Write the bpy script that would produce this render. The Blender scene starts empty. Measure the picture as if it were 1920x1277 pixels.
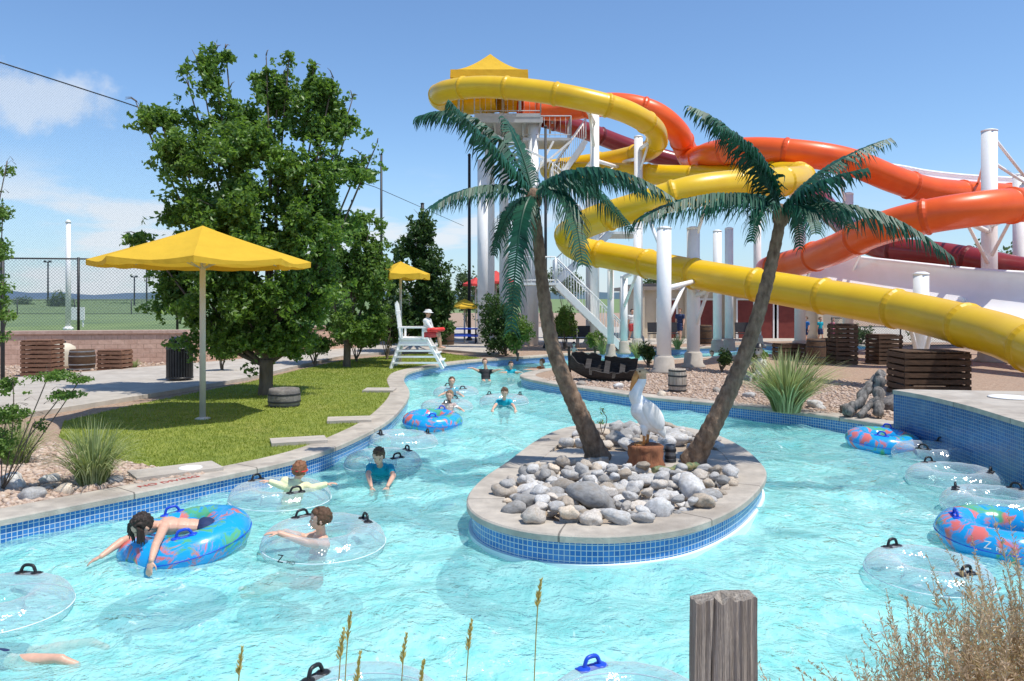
import bpy, bmesh, math, random
import numpy as np
from mathutils import Vector, Matrix, noise, Quaternion
from mathutils.geometry import tessellate_polygon
random.seed(7); np.random.seed(7)
F=1493.0; H=2.4; HV=560.0; GZ=0.25; FZ=-.62
def P(u,v,y): return Vector(((u-960)/F*y, y, H-(v-HV)/F*y))
def G(u,v,z=GZ): return P(u,v,(H-z)*F/(v-HV))
scene=bpy.context.scene
COL=scene.collection
# ------------------------------------------------------------------ materials
def newmat(name):
    m=bpy.data.materials.new(name); m.use_nodes=True
    nt=m.node_tree; nt.nodes.clear()
    out=nt.nodes.new('ShaderNodeOutputMaterial')
    return m,nt,out
def ramp(nt,fac,stops):
    r=nt.nodes.new('ShaderNodeValToRGB')
    while len(r.color_ramp.elements)<len(stops): r.color_ramp.elements.new(0.5)
    for e,(p,c) in zip(r.color_ramp.elements,stops):
        e.position=p; e.color=(c[0],c[1],c[2],1)
    nt.links.new(fac,r.inputs[0]); return r.outputs[0]
def noisen(nt,vec,scale,detail=5,rough=.6,dist=0):
    n=nt.nodes.new('ShaderNodeTexNoise'); n.inputs['Scale'].default_value=scale
    n.inputs['Detail'].default_value=detail; n.inputs['Roughness'].default_value=rough
    n.inputs['Distortion'].default_value=dist
    if vec is not None: nt.links.new(vec,n.inputs['Vector'])
    return n
def mathn(nt,op,a,b=None,c=None,clamp=False):
    n=nt.nodes.new('ShaderNodeMath'); n.operation=op; n.use_clamp=clamp
    for i,x in enumerate((a,b,c)):
        if x is None: continue
        if isinstance(x,(int,float)): n.inputs[i].default_value=x
        else: nt.links.new(x,n.inputs[i])
    return n.outputs[0]
def mixc(nt,fac,a,b,mode='MIX'):
    n=nt.nodes.new('ShaderNodeMix'); n.data_type='RGBA'; n.blend_type=mode
    for i,x in ((0,fac),(6,a),(7,b)):
        if isinstance(x,(int,float)): n.inputs[i].default_value=x
        elif isinstance(x,tuple): n.inputs[i].default_value=(x[0],x[1],x[2],1)
        else: nt.links.new(x,n.inputs[i])
    return n.outputs[2]
def pmat(name,c1,c2,scale=4,rough=.7,bump=.2,bscale=40,metal=0,spec=.4,coat=0,stretch=None,rand=0,big=None,joint=0,warm=None):
    m,nt,out=newmat(name)
    tc=nt.nodes.new('ShaderNodeTexCoord'); vec=tc.outputs['Object']
    if stretch:
        mp=nt.nodes.new('ShaderNodeMapping'); mp.inputs['Scale'].default_value=stretch
        nt.links.new(vec,mp.inputs['Vector']); vec=mp.outputs[0]
    n=noisen(nt,vec,scale)
    col=ramp(nt,n.outputs['Fac'],[(.3,c1),(.7,c2)])
    if big:
        n3=noisen(nt,vec,big[0],3)
        f=mathn(nt,'SUBTRACT',n3.outputs['Fac'],.5); f=mathn(nt,'MULTIPLY',f,3,clamp=True)
        col=mixc(nt,f,col,big[1])
    if joint:
        sp=nt.nodes.new('ShaderNodeSeparateXYZ'); nt.links.new(tc.outputs['UV'],sp.inputs[0])
        f=mathn(nt,'LESS_THAN',mathn(nt,'FRACT',mathn(nt,'DIVIDE',sp.outputs[0],joint)),.012)
        col=mixc(nt,mathn(nt,'MULTIPLY',f,.75),col,(.08,.07,.06))
    if rand:
        oi=nt.nodes.new('ShaderNodeObjectInfo')
        if warm:
            f2=mathn(nt,'FRACT',mathn(nt,'MULTIPLY',oi.outputs['Random'],7.31))
            f3=mathn(nt,'MULTIPLY_ADD',f2,2.6,-1.4,clamp=True)
            col=mixc(nt,f3,col,warm,'MULTIPLY')
        hs=nt.nodes.new('ShaderNodeHueSaturation')
        v=mathn(nt,'MULTIPLY_ADD',oi.outputs['Random'],rand,1-rand/2)
        nt.links.new(v,hs.inputs['Value']); nt.links.new(col,hs.inputs['Color']); col=hs.outputs[0]
    b=nt.nodes.new('ShaderNodeBsdfPrincipled')
    nt.links.new(col,b.inputs['Base Color'])
    b.inputs['Roughness'].default_value=rough; b.inputs['Metallic'].default_value=metal
    b.inputs['Specular IOR Level'].default_value=spec; b.inputs['Coat Weight'].default_value=coat
    if bump:
        n2=noisen(nt,vec,bscale,4)
        bp=nt.nodes.new('ShaderNodeBump'); bp.inputs['Strength'].default_value=bump; bp.inputs['Distance'].default_value=.02
        nt.links.new(n2.outputs['Fac'],bp.inputs['Height']); nt.links.new(bp.outputs[0],b.inputs['Normal'])
    nt.links.new(b.outputs[0],out.inputs[0])
    return m
M={}
M['concrete']=pmat('concrete',(.38,.34,.29),(.53,.48,.41),3,.85,.25,60,big=(1.1,(.34,.29,.24)))
M['coping']=pmat('coping_concrete',(.36,.32,.27),(.54,.48,.40),5,.8,.3,50,big=(1.3,(.26,.22,.18)),joint=1.6)
M['gravel']=pmat('gravel_mulch',(.24,.15,.10),(.50,.37,.27),22,.95,.9,60,big=(.6,(.36,.26,.19)))
M['soil']=pmat('dry_soil',(.28,.22,.16),(.42,.34,.26),6,.95,.6,30)
M['lawn']=pmat('lawn_ground',(.14,.19,.03),(.29,.32,.06),2.5,.95,.6,80,big=(.5,(.36,.33,.10)))
M['field']=pmat('field_grass',(.12,.18,.07),(.20,.27,.10),.3,.95,.2,8)
M['white']=pmat('white_paint',(.82,.82,.81),(.90,.90,.88),3,.45,.05,20)
M['deckgrey']=pmat('grey_steel_deck',(.42,.43,.44),(.52,.53,.54),3,.5,.1,30)
M['whitewood']=pmat('white_painted_wood',(.76,.76,.74),(.84,.84,.82),6,.6,.15,60,stretch=(1,1,.2))
M['yellow']=pmat('yellow_fibreglass',(.76,.45,.006),(.82,.53,.010),.8,.33,.03,6,spec=.5,coat=.2,big=(.9,(.70,.40,.006)))
M['yellowflange']=pmat('yellow_flange',(.68,.39,.006),(.74,.44,.007),.8,.4,.03,6)
M['orange']=pmat('orange_fibreglass',(.82,.10,.008),(.88,.13,.012),.8,.36,.03,6,coat=.15,big=(.9,(.72,.08,.008)))
M['orangeflange']=pmat('orange_flange',(.68,.075,.006),(.74,.09,.006),.8,.4,.03,6)
M['maroon']=pmat('maroon_fibreglass',(.20,.015,.018),(.27,.025,.025),.8,.3,.03,6,coat=.3)
M['maroonflange']=pmat('maroon_flange',(.13,.01,.01),(.15,.01,.012),.8,.4,.03,6)
M['whiteslide']=pmat('white_fibreglass',(.86,.86,.85),(.92,.92,.91),1,.4,.03,6,coat=.2,big=(.7,(.80,.78,.75)))
M['metal']=pmat('galvanised_metal',(.35,.36,.37),(.45,.46,.47),6,.45,.1,40,metal=.6)
M['darkmetal']=pmat('dark_metal',(.02,.022,.024),(.035,.035,.04),6,.5,.1,40)
M['black']=pmat('black_plastic',(.012,.012,.013),(.025,.025,.027),6,.35,.1,40)
M['pole']=pmat('umbrella_pole_paint',(.52,.50,.44),(.62,.60,.54),3,.5,.1,40)
M['darkwood']=pmat('dark_crate_wood',(.06,.035,.02),(.14,.08,.045),7,.8,.4,60,stretch=(1,1,3))
M['blackwood']=pmat('charred_boat_wood',(.018,.016,.015),(.06,.052,.048),9,.85,.7,30,stretch=(.5,1,3))
M['redwood']=pmat('reddish_crate_wood',(.17,.08,.05),(.28,.15,.09),7,.8,.4,60,stretch=(1,1,3))
M['bark']=pmat('tree_bark',(.09,.07,.05),(.20,.155,.115),9,.95,.8,30,stretch=(1,1,.3))
M['stump']=pmat('stump_wood',(.18,.06,.03),(.42,.18,.08),11,.9,.9,26,stretch=(1,1,.25),big=(3,(.13,.05,.03)))
M['greywood']=pmat('weathered_tan_wood',(.26,.21,.165),(.66,.58,.48),7,.95,1.0,22,stretch=(7,7,.2),big=(.9,(.36,.28,.21)))
M['driftwood']=pmat('driftwood',(.3,.26,.21),(.5,.45,.38),9,.9,.5,40,stretch=(.3,1,1))
M['darkdrift']=pmat('dark_driftwood',(.05,.045,.04),(.34,.31,.28),6,.9,.8,30,stretch=(3,3,.8))
M['trunkpalm']=pmat('palm_trunk_fibre',(.11,.065,.04),(.34,.23,.15),14,.9,.9,50,stretch=(1,1,.5))
M['rock']=pmat('river_rock',(.36,.35,.335),(.62,.605,.58),5,.8,.4,45,rand=.8,big=(2.2,(.40,.34,.27)),warm=(1.0,.86,.70))
M['pebble']=pmat('pebble',(.34,.22,.16),(.60,.47,.36),9,.85,.3,45,big=(14,(.68,.62,.56)))
M['boulder']=pmat('granite_boulder',(.10,.09,.085),(.27,.25,.23),5,.85,.6,30)
M['buildwall']=pmat('cream_stucco',(.60,.52,.40),(.68,.60,.48),3,.9,.2,60)
M['doorred']=pmat('dark_red_door',(.16,.03,.025),(.22,.045,.035),4,.6,.1,30)
M['roof']=pmat('roof_metal',(.3,.25,.21),(.38,.33,.28),4,.6,.1,30)
M['redcanvas']=pmat('red_canvas',(.5,.04,.035),(.58,.06,.05),3,.7,.1,30)
M['bluemat']=pmat('blue_plastic',(.01,.06,.5),(.015,.08,.6),3,.35,.05,30)
M['redplastic']=pmat('red_foam',(.7,.03,.03),(.75,.05,.04),3,.5,.05,30)
M['feather']=pmat('white_feathers',(.80,.79,.76),(.90,.89,.87),8,.8,.15,30,big=(5,(.76,.70,.62)))
M['featherdark']=pmat('cream_grey_feathers',(.70,.66,.59),(.88,.86,.82),10,.8,.25,30,stretch=(1,1,.4))
M['headfeather']=pmat('tan_head_feathers',(.50,.30,.15),(.72,.54,.34),12,.85,.4,30)
M['beak']=pmat('pelican_bill',(.58,.20,.05),(.68,.33,.10),9,.6,.2,40)
M['beige']=pmat('cream_plastic',(.6,.53,.4),(.68,.6,.47),3,.6,.1,30)
M['snake']=pmat('green_paint',(.03,.12,.06),(.35,.28,.12),14,.5,.2,40)
M['textred']=pmat('red_letter_paint',(.45,.06,.05),(.5,.09,.07),9,.7,.05,30)
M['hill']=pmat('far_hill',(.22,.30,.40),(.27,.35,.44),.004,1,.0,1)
M['bone']=pmat('bone_paint',(.55,.52,.46),(.7,.67,.6),9,.7,.3,40)
M['silver']=pmat('brushed_tin',(.15,.15,.15),(.3,.3,.29),9,.5,.3,40,metal=.5)
M['coping2']=pmat('pink_cap_stone',(.42,.28,.22),(.56,.40,.33),8,.9,.5,30)
def canvas(name,c):
    m,nt,out=newmat(name)
    tc=nt.nodes.new('ShaderNodeTexCoord')
    n=noisen(nt,tc.outputs['Object'],2.5)
    col=ramp(nt,n.outputs['Fac'],[(.3,tuple(x*.9 for x in c)),(.7,c)])
    d=nt.nodes.new('ShaderNodeBsdfPrincipled'); d.inputs['Roughness'].default_value=.85; d.inputs['Specular IOR Level'].default_value=.2
    nt.links.new(col,d.inputs['Base Color'])
    t=nt.nodes.new('ShaderNodeBsdfTranslucent'); nt.links.new(col,t.inputs[0])
    w=noisen(nt,tc.outputs['Object'],3.0,2)
    bp=nt.nodes.new('ShaderNodeBump'); bp.inputs['Strength'].default_value=.5; bp.inputs['Distance'].default_value=.05
    nt.links.new(w.outputs['Fac'],bp.inputs['Height']); nt.links.new(bp.outputs[0],d.inputs['Normal'])
    mx=nt.nodes.new('ShaderNodeMixShader'); mx.inputs[0].default_value=.3
    nt.links.new(d.outputs[0],mx.inputs[1]); nt.links.new(t.outputs[0],mx.inputs[2]); nt.links.new(mx.outputs[0],out.inputs[0])
    return m
M['canvas']=canvas('yellow_canvas',(.84,.53,.05))
def leafmat(name,dark,light,rough=.5,transl=.3,spec=.4):
    m,nt,out=newmat(name)
    at=nt.nodes.new('ShaderNodeAttribute'); at.attribute_name='tint'
    tc=nt.nodes.new('ShaderNodeTexCoord')
    n=noisen(nt,tc.outputs['Object'],1.1,3)
    f=mathn(nt,'MULTIPLY_ADD',n.outputs['Fac'],1.2,-.6)
    f=mathn(nt,'ADD',at.outputs['Fac'],f,clamp=True)
    col=ramp(nt,f,[(0,dark),(1,light)])
    d=nt.nodes.new('ShaderNodeBsdfPrincipled'); d.inputs['Roughness'].default_value=rough
    d.inputs['Specular IOR Level'].default_value=spec
    nt.links.new(col,d.inputs['Base Color'])
    t=nt.nodes.new('ShaderNodeBsdfTranslucent'); tcx=mixc(nt,.5,col,(light[0]*1.3,light[1]*1.4,light[2]*.6)); nt.links.new(tcx,t.inputs[0])
    mx=nt.nodes.new('ShaderNodeMixShader'); mx.inputs[0].default_value=transl
    nt.links.new(d.outputs[0],mx.inputs[1]); nt.links.new(t.outputs[0],mx.inputs[2]); nt.links.new(mx.outputs[0],out.inputs[0])
    return m
M['leaf']=leafmat('oak_leaf',(.045,.115,.022),(.20,.33,.06),.42,.42,.5)
M['leafdark']=leafmat('dark_leaf',(.022,.058,.016),(.08,.15,.035))
M['leaflight']=leafmat('light_leaf',(.07,.14,.028),(.21,.33,.07),.5,.4)
M['leaffar']=leafmat('far_leaf',(.06,.10,.045),(.14,.21,.08))
M['lawnblade']=leafmat('lawn_blade',(.15,.21,.02),(.40,.44,.09),.7,.35,.2)
M['drygrass']=leafmat('dry_grass',(.36,.25,.17),(.72,.57,.43),.8,.35,.1)
M['greengrass']=leafmat('ornamental_grass',(.14,.20,.05),(.46,.50,.26),.7,.3,.2)
M['yucca']=leafmat('yucca_blade',(.13,.17,.06),(.56,.56,.28),.6,.2,.3)
M['seed']=leafmat('seed_head',(.50,.44,.14),(.78,.68,.30),.8,.3,.1)
M['palmleaf']=leafmat('painted_palm_frond',(.004,.040,.022),(.014,.105,.055),.5,.06,.4)
def tilemat(name,ca,cb,grout,s=.05):
    m,nt,out=newmat(name)
    tc=nt.nodes.new('ShaderNodeTexCoord')
    br=nt.nodes.new('ShaderNodeTexBrick'); br.offset=0; br.squash=1
    br.inputs['Scale'].default_value=1; br.inputs['Brick Width'].default_value=s; br.inputs['Row Height'].default_value=s
    br.inputs['Mortar Size'].default_value=.0035; br.inputs['Mortar Smooth'].default_value=.1; br.inputs['Bias'].default_value=0
    br.inputs['Color1'].default_value=(*ca,1); br.inputs['Color2'].default_value=(*cb,1); br.inputs['Mortar'].default_value=(*grout,1)
    nt.links.new(tc.outputs['UV'],br.inputs['Vector'])
    n=noisen(nt,tc.outputs['Object'],2.3,5)
    sc=mathn(nt,'MULTIPLY_ADD',n.outputs['Fac'],4,-2.3,clamp=True)
    col=mixc(nt,mathn(nt,'MULTIPLY',sc,.35),br.outputs['Color'],(.45,.5,.52))
    b=nt.nodes.new('ShaderNodeBsdfPrincipled'); nt.links.new(col,b.inputs['Base Color']); b.inputs['Roughness'].default_value=.22
    bp=nt.nodes.new('ShaderNodeBump'); bp.invert=True; bp.inputs['Strength'].default_value=.5; bp.inputs['Distance'].default_value=.003
    nt.links.new(br.outputs['Fac'],bp.inputs['Height']); nt.links.new(bp.outputs[0],b.inputs['Normal'])
    nt.links.new(b.outputs[0],out.inputs[0]); return m
M['tile']=tilemat('blue_mosaic_tile',(.015,.13,.40),(.035,.20,.52),(.55,.60,.63))
M['tileshade']=tilemat('shaded_blue_mosaic_tile',(.008,.07,.24),(.02,.12,.34),(.30,.35,.40))  # darker copy of the blue tile, the right wall's shade put into its colour
def brickmat():
    m,nt,out=newmat('block_retaining_brick')
    tc=nt.nodes.new('ShaderNodeTexCoord'); br=nt.nodes.new('ShaderNodeTexBrick')
    br.inputs['Scale'].default_value=1; br.inputs['Brick Width'].default_value=.4; br.inputs['Row Height'].default_value=.15
    br.inputs['Mortar Size'].default_value=.008
    br.inputs['Color1'].default_value=(.55,.35,.26,1); br.inputs['Color2'].default_value=(.68,.46,.35,1); br.inputs['Mortar'].default_value=(.30,.19,.14,1)
    nt.links.new(tc.outputs['UV'],br.inputs['Vector'])
    n=noisen(nt,tc.outputs['Object'],8,5); col=mixc(nt,.35,br.outputs['Color'],ramp(nt,n.outputs['Fac'],[(.3,(.36,.22,.16)),(.7,(.75,.54,.43))]))
    b=nt.nodes.new('ShaderNodeBsdfPrincipled'); nt.links.new(col,b.inputs['Base Color']); b.inputs['Roughness'].default_value=.95
    bp=nt.nodes.new('ShaderNodeBump'); bp.inputs['Strength'].default_value=.6; bp.inputs['Distance'].default_value=.02
    nt.links.new(n.outputs['Fac'],bp.inputs['Height']); nt.links.new(bp.outputs[0],b.inputs['Normal'])
    nt.links.new(b.outputs[0],out.inputs[0]); return m
M['brick']=brickmat()
def wiremat(name,s,t,color):
    m,nt,out=newmat(name)
    tc=nt.nodes.new('ShaderNodeTexCoord'); sp=nt.nodes.new('ShaderNodeSeparateXYZ'); nt.links.new(tc.outputs['UV'],sp.inputs[0])
    a=mathn(nt,'FRACT',mathn(nt,'DIVIDE',mathn(nt,'ADD',sp.outputs[0],sp.outputs[1]),s))
    b=mathn(nt,'FRACT',mathn(nt,'DIVIDE',mathn(nt,'SUBTRACT',sp.outputs[0],sp.outputs[1]),s))
    f=mathn(nt,'MAXIMUM',mathn(nt,'LESS_THAN',a,t),mathn(nt,'LESS_THAN',b,t))
    d=nt.nodes.new('ShaderNodeBsdfDiffuse'); d.inputs[0].default_value=(*color,1)
    tr=nt.nodes.new('ShaderNodeBsdfTransparent')
    mx=nt.nodes.new('ShaderNodeMixShader'); nt.links.new(f,mx.inputs[0]); nt.links.new(tr.outputs[0],mx.inputs[1]); nt.links.new(d.outputs[0],mx.inputs[2])
    nt.links.new(mx.outputs[0],out.inputs[0]); return m
M['net']=wiremat('golf_netting',.12,.055,(.24,.32,.40))
M['chain']=wiremat('chain_link_wire',.11,.09,(.10,.12,.12))
def watermat():
    m,nt,out=newmat('pool_water')
    tc=nt.nodes.new('ShaderNodeTexCoord'); vec=tc.outputs['Object']
    dn=noisen(nt,vec,1.3,3,.6)
    vm=nt.nodes.new('ShaderNodeVectorMath'); vm.operation='MULTIPLY_ADD'
    nt.links.new(dn.outputs['Color'],vm.inputs[0]); vm.inputs[1].default_value=(.7,.7,.0); nt.links.new(vec,vm.inputs[2])
    def caustic_web(scale,w):
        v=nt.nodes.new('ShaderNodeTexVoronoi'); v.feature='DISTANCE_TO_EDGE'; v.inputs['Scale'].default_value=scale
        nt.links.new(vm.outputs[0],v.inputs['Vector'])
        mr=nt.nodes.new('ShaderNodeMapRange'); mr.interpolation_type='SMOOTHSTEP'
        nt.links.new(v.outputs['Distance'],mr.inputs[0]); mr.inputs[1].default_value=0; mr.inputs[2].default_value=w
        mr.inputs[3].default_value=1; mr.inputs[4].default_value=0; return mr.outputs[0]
    wv=mathn(nt,'MULTIPLY_ADD',caustic_web(6.5,.26),.75,mathn(nt,'MULTIPLY',caustic_web(3.0,.18),.65),clamp=True)
    col=ramp(nt,wv,[(0,(.52,.84,.835)),(.4,(.70,.93,.925)),(1,(1,1,1))])  # caustic light lines painted into the water's transmission colour
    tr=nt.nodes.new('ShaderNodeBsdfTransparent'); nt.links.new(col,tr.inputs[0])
    n1=noisen(nt,vec,3.8,4,.60,.5); n2=noisen(nt,vec,15,3,.55)
    h=mathn(nt,'MULTIPLY_ADD',n2.outputs['Fac'],.28,n1.outputs['Fac'])
    bp=nt.nodes.new('ShaderNodeBump'); bp.inputs['Strength'].default_value=1; bp.inputs['Distance'].default_value=.078
    nt.links.new(h,bp.inputs['Height'])
    gl=nt.nodes.new('ShaderNodeBsdfGlossy'); gl.inputs['Roughness'].default_value=.10; gl.inputs[0].default_value=(.88,.92,.90,1); nt.links.new(bp.outputs[0],gl.inputs['Normal'])
    fr=nt.nodes.new('ShaderNodeFresnel'); fr.inputs[0].default_value=1.28; nt.links.new(bp.outputs[0],fr.inputs['Normal'])
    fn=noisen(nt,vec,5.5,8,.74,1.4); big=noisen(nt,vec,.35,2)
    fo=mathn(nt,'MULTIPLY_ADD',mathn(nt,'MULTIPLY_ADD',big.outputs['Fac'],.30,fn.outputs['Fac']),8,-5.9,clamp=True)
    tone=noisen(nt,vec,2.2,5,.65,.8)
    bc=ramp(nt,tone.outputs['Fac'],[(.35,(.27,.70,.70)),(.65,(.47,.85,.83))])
    dc=mixc(nt,mathn(nt,'MULTIPLY',fo,.85),bc,(.90,.95,.94))  # white flecks: foam, and ripple sparkle painted into the diffuse colour
    df=nt.nodes.new('ShaderNodeBsdfDiffuse'); nt.links.new(dc,df.inputs[0]); nt.links.new(bp.outputs[0],df.inputs['Normal'])
    m1=nt.nodes.new('ShaderNodeMixShader'); nt.links.new(mathn(nt,'MULTIPLY_ADD',fo,.3,.47),m1.inputs[0])
    nt.links.new(tr.outputs[0],m1.inputs[1]); nt.links.new(df.outputs[0],m1.inputs[2])
    m2=nt.nodes.new('ShaderNodeMixShader'); nt.links.new(fr.outputs[0],m2.inputs[0]); nt.links.new(m1.outputs[0],m2.inputs[1]); nt.links.new(gl.outputs[0],m2.inputs[2])
    nt.links.new(m2.outputs[0],out.inputs[0]); return m
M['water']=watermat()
M['floor']=pmat('pool_plaster',(.52,.86,.84),(.62,.92,.90),.8,.8,.1,10,big=(.5,(.48,.83,.82)))
M['plaster']=pmat('white_pool_plaster',(.62,.80,.79),(.72,.88,.87),2,.8,.1,10)
def clearmat():
    m,nt,out=newmat('clear_vinyl')
    tr=nt.nodes.new('ShaderNodeBsdfTransparent'); tr.inputs[0].default_value=(.955,.975,.985,1)
    gl=nt.nodes.new('ShaderNodeBsdfGlossy'); gl.inputs['Roughness'].default_value=.14
    tc=nt.nodes.new('ShaderNodeTexCoord'); n=noisen(nt,tc.outputs['Object'],7,3)
    bp=nt.nodes.new('ShaderNodeBump'); bp.inputs['Strength'].default_value=.9; bp.inputs['Distance'].default_value=.04
    nt.links.new(n.outputs['Fac'],bp.inputs['Height']); nt.links.new(bp.outputs[0],gl.inputs['Normal'])
    lw=nt.nodes.new('ShaderNodeLayerWeight'); lw.inputs[0].default_value=.4
    df=nt.nodes.new('ShaderNodeBsdfDiffuse'); df.inputs[0].default_value=(.84,.90,.92,1)
    m0=nt.nodes.new('ShaderNodeMixShader'); nt.links.new(mathn(nt,'MULTIPLY_ADD',mathn(nt,'POWER',lw.outputs['Facing'],2.6),.60,.11,clamp=True),m0.inputs[0])
    nt.links.new(tr.outputs[0],m0.inputs[1]); nt.links.new(df.outputs[0],m0.inputs[2])
    f=mathn(nt,'MULTIPLY_ADD',mathn(nt,'POWER',lw.outputs['Facing'],2.0),.40,.12,clamp=True)
    m1=nt.nodes.new('ShaderNodeMixShader'); nt.links.new(f,m1.inputs[0]); nt.links.new(m0.outputs[0],m1.inputs[1]); nt.links.new(gl.outputs[0],m1.inputs[2])
    nt.links.new(m1.outputs[0],out.inputs[0]); return m
M['clear']=clearmat()
M['clearseam']=pmat('frosted_vinyl_seam',(.66,.76,.78),(.76,.84,.86),3,.3,.05,30)
def mapmat():
    m,nt,out=newmat('painted_vinyl')
    tc=nt.nodes.new('ShaderNodeTexCoord')
    n=noisen(nt,tc.outputs['Object'],4.4,8,.66,1.2); n2=noisen(nt,tc.outputs['Object'],2.2,2)
    land=ramp(nt,n2.outputs['Fac'],[(.46,(.72,.16,.14)),(.52,(.68,.20,.15)),(.56,(.08,.38,.18)),(.7,(.12,.44,.22))])
    f=mathn(nt,'MULTIPLY_ADD',n.outputs['Fac'],14,-7.3,clamp=True)
    col=mixc(nt,f,(.01,.34,.72),land)
    b=nt.nodes.new('ShaderNodeBsdfPrincipled'); nt.links.new(col,b.inputs['Base Color']); b.inputs['Roughness'].default_value=.25; b.inputs['Coat Weight'].default_value=.3
    nt.links.new(b.outputs[0],out.inputs[0]); return m
M['map']=mapmat()
def skinmat(name,c):
    m,nt,out=newmat(name)
    tc=nt.nodes.new('ShaderNodeTexCoord'); n=noisen(nt,tc.outputs['Object'],14,4)
    col=ramp(nt,n.outputs['Fac'],[(.3,tuple(x*.9 for x in c)),(.7,tuple(min(1,x*1.08) for x in c))])
    b=nt.nodes.new('ShaderNodeBsdfPrincipled'); nt.links.new(col,b.inputs['Base Color']); b.inputs['Roughness'].default_value=.42
    b.inputs['Subsurface Weight'].default_value=.12; b.inputs['Subsurface Radius'].default_value=(.02,.008,.005)
    nt.links.new(b.outputs[0],out.inputs[0]); return m
M['skin']=skinmat('skin',(.68,.40,.28)); M['skintan']=skinmat('tanned_skin',(.56,.31,.20))
for nm,c in (('teal',(.0,.38,.50)),('yellowshirt',(.88,.84,.50)),('blackshirt',(.02,.02,.025)),('blueshirt',(.02,.16,.5)),
             ('orangeshirt',(.7,.16,.03)),('whiteshirt',(.78,.78,.76)),('redtrunks',(.6,.08,.08)),('navy',(.02,.04,.12)),('pink',(.7,.2,.3)),
             ('hairbrown',(.12,.06,.03)),('hairdark',(.035,.022,.015)),('hairred',(.26,.11,.05)),('hairlight',(.26,.16,.08))):
    M[nm]=pmat(nm+'_fabric' if 'hair' not in nm else nm,tuple(x*.8 for x in c),c,14,.6 if 'hair' in nm else .75,.5,60 if 'hair' in nm else 25,stretch=(1,1,.4) if 'hair' in nm else None)
M['eyewhite']=pmat('eye_white',(.7,.7,.68),(.75,.75,.73),3,.2,0)
M['iris']=pmat('dark_iris',(.02,.012,.008),(.03,.02,.01),3,.15,0)
M['lips']=pmat('lips',(.42,.14,.12),(.5,.18,.15),9,.45,.05)
# ------------------------------------------------------------------ mesh tools
ORI={}
def finish(o,kind=None,label=None,category=None,group=None):
    if kind: o['kind']=kind
    if label: o['label']=label
    if category: o['category']=category
    if group: o['group']=group
    return o
def thing(name,loc,label,category,group=None):
    o=bpy.data.objects.new(name,None); o.empty_display_size=.2; o.location=loc
    COL.objects.link(o); ORI[o.name]=Vector(loc); return finish(o,None,label,category,group)
def mk(name,verts,faces,mats,parent=None,origin=None,smooth=False,mi=None,uv=None,tint=None,**kw):
    if origin is None: origin=ORI[parent.name] if parent else Vector((0,0,0))
    origin=Vector(origin)
    v=np.asarray([tuple(x) for x in verts] if not isinstance(verts,np.ndarray) else verts,dtype=float)-np.array(origin)
    me=bpy.data.meshes.new(name)
    me.from_pydata(v.tolist(),[],faces if isinstance(faces,list) else faces.tolist())
    if not isinstance(mats,(list,tuple)): mats=[mats]
    for m in mats: me.materials.append(m)
    if mi is not None: me.polygons.foreach_set('material_index',mi)
    if smooth is not False:
        if smooth is True: me.polygons.foreach_set('use_smooth',[True]*len(me.polygons))
        else: me.polygons.foreach_set('use_smooth',smooth)
    if uv is not None:
        l=me.uv_layers.new(name='UVMap'); l.data.foreach_set('uv',np.asarray(uv,dtype=float).ravel())
    if tint is not None:
        a=me.attributes.new('tint','FLOAT','POINT'); a.data.foreach_set('value',np.asarray(tint,dtype=np.float32))
    me.update()
    o=bpy.data.objects.new(name,me); COL.objects.link(o)
    if parent:
        o.parent=parent; o.location=origin-ORI[parent.name]
    else: o.location=origin
    ORI[o.name]=origin
    return finish(o,**kw)
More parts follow.
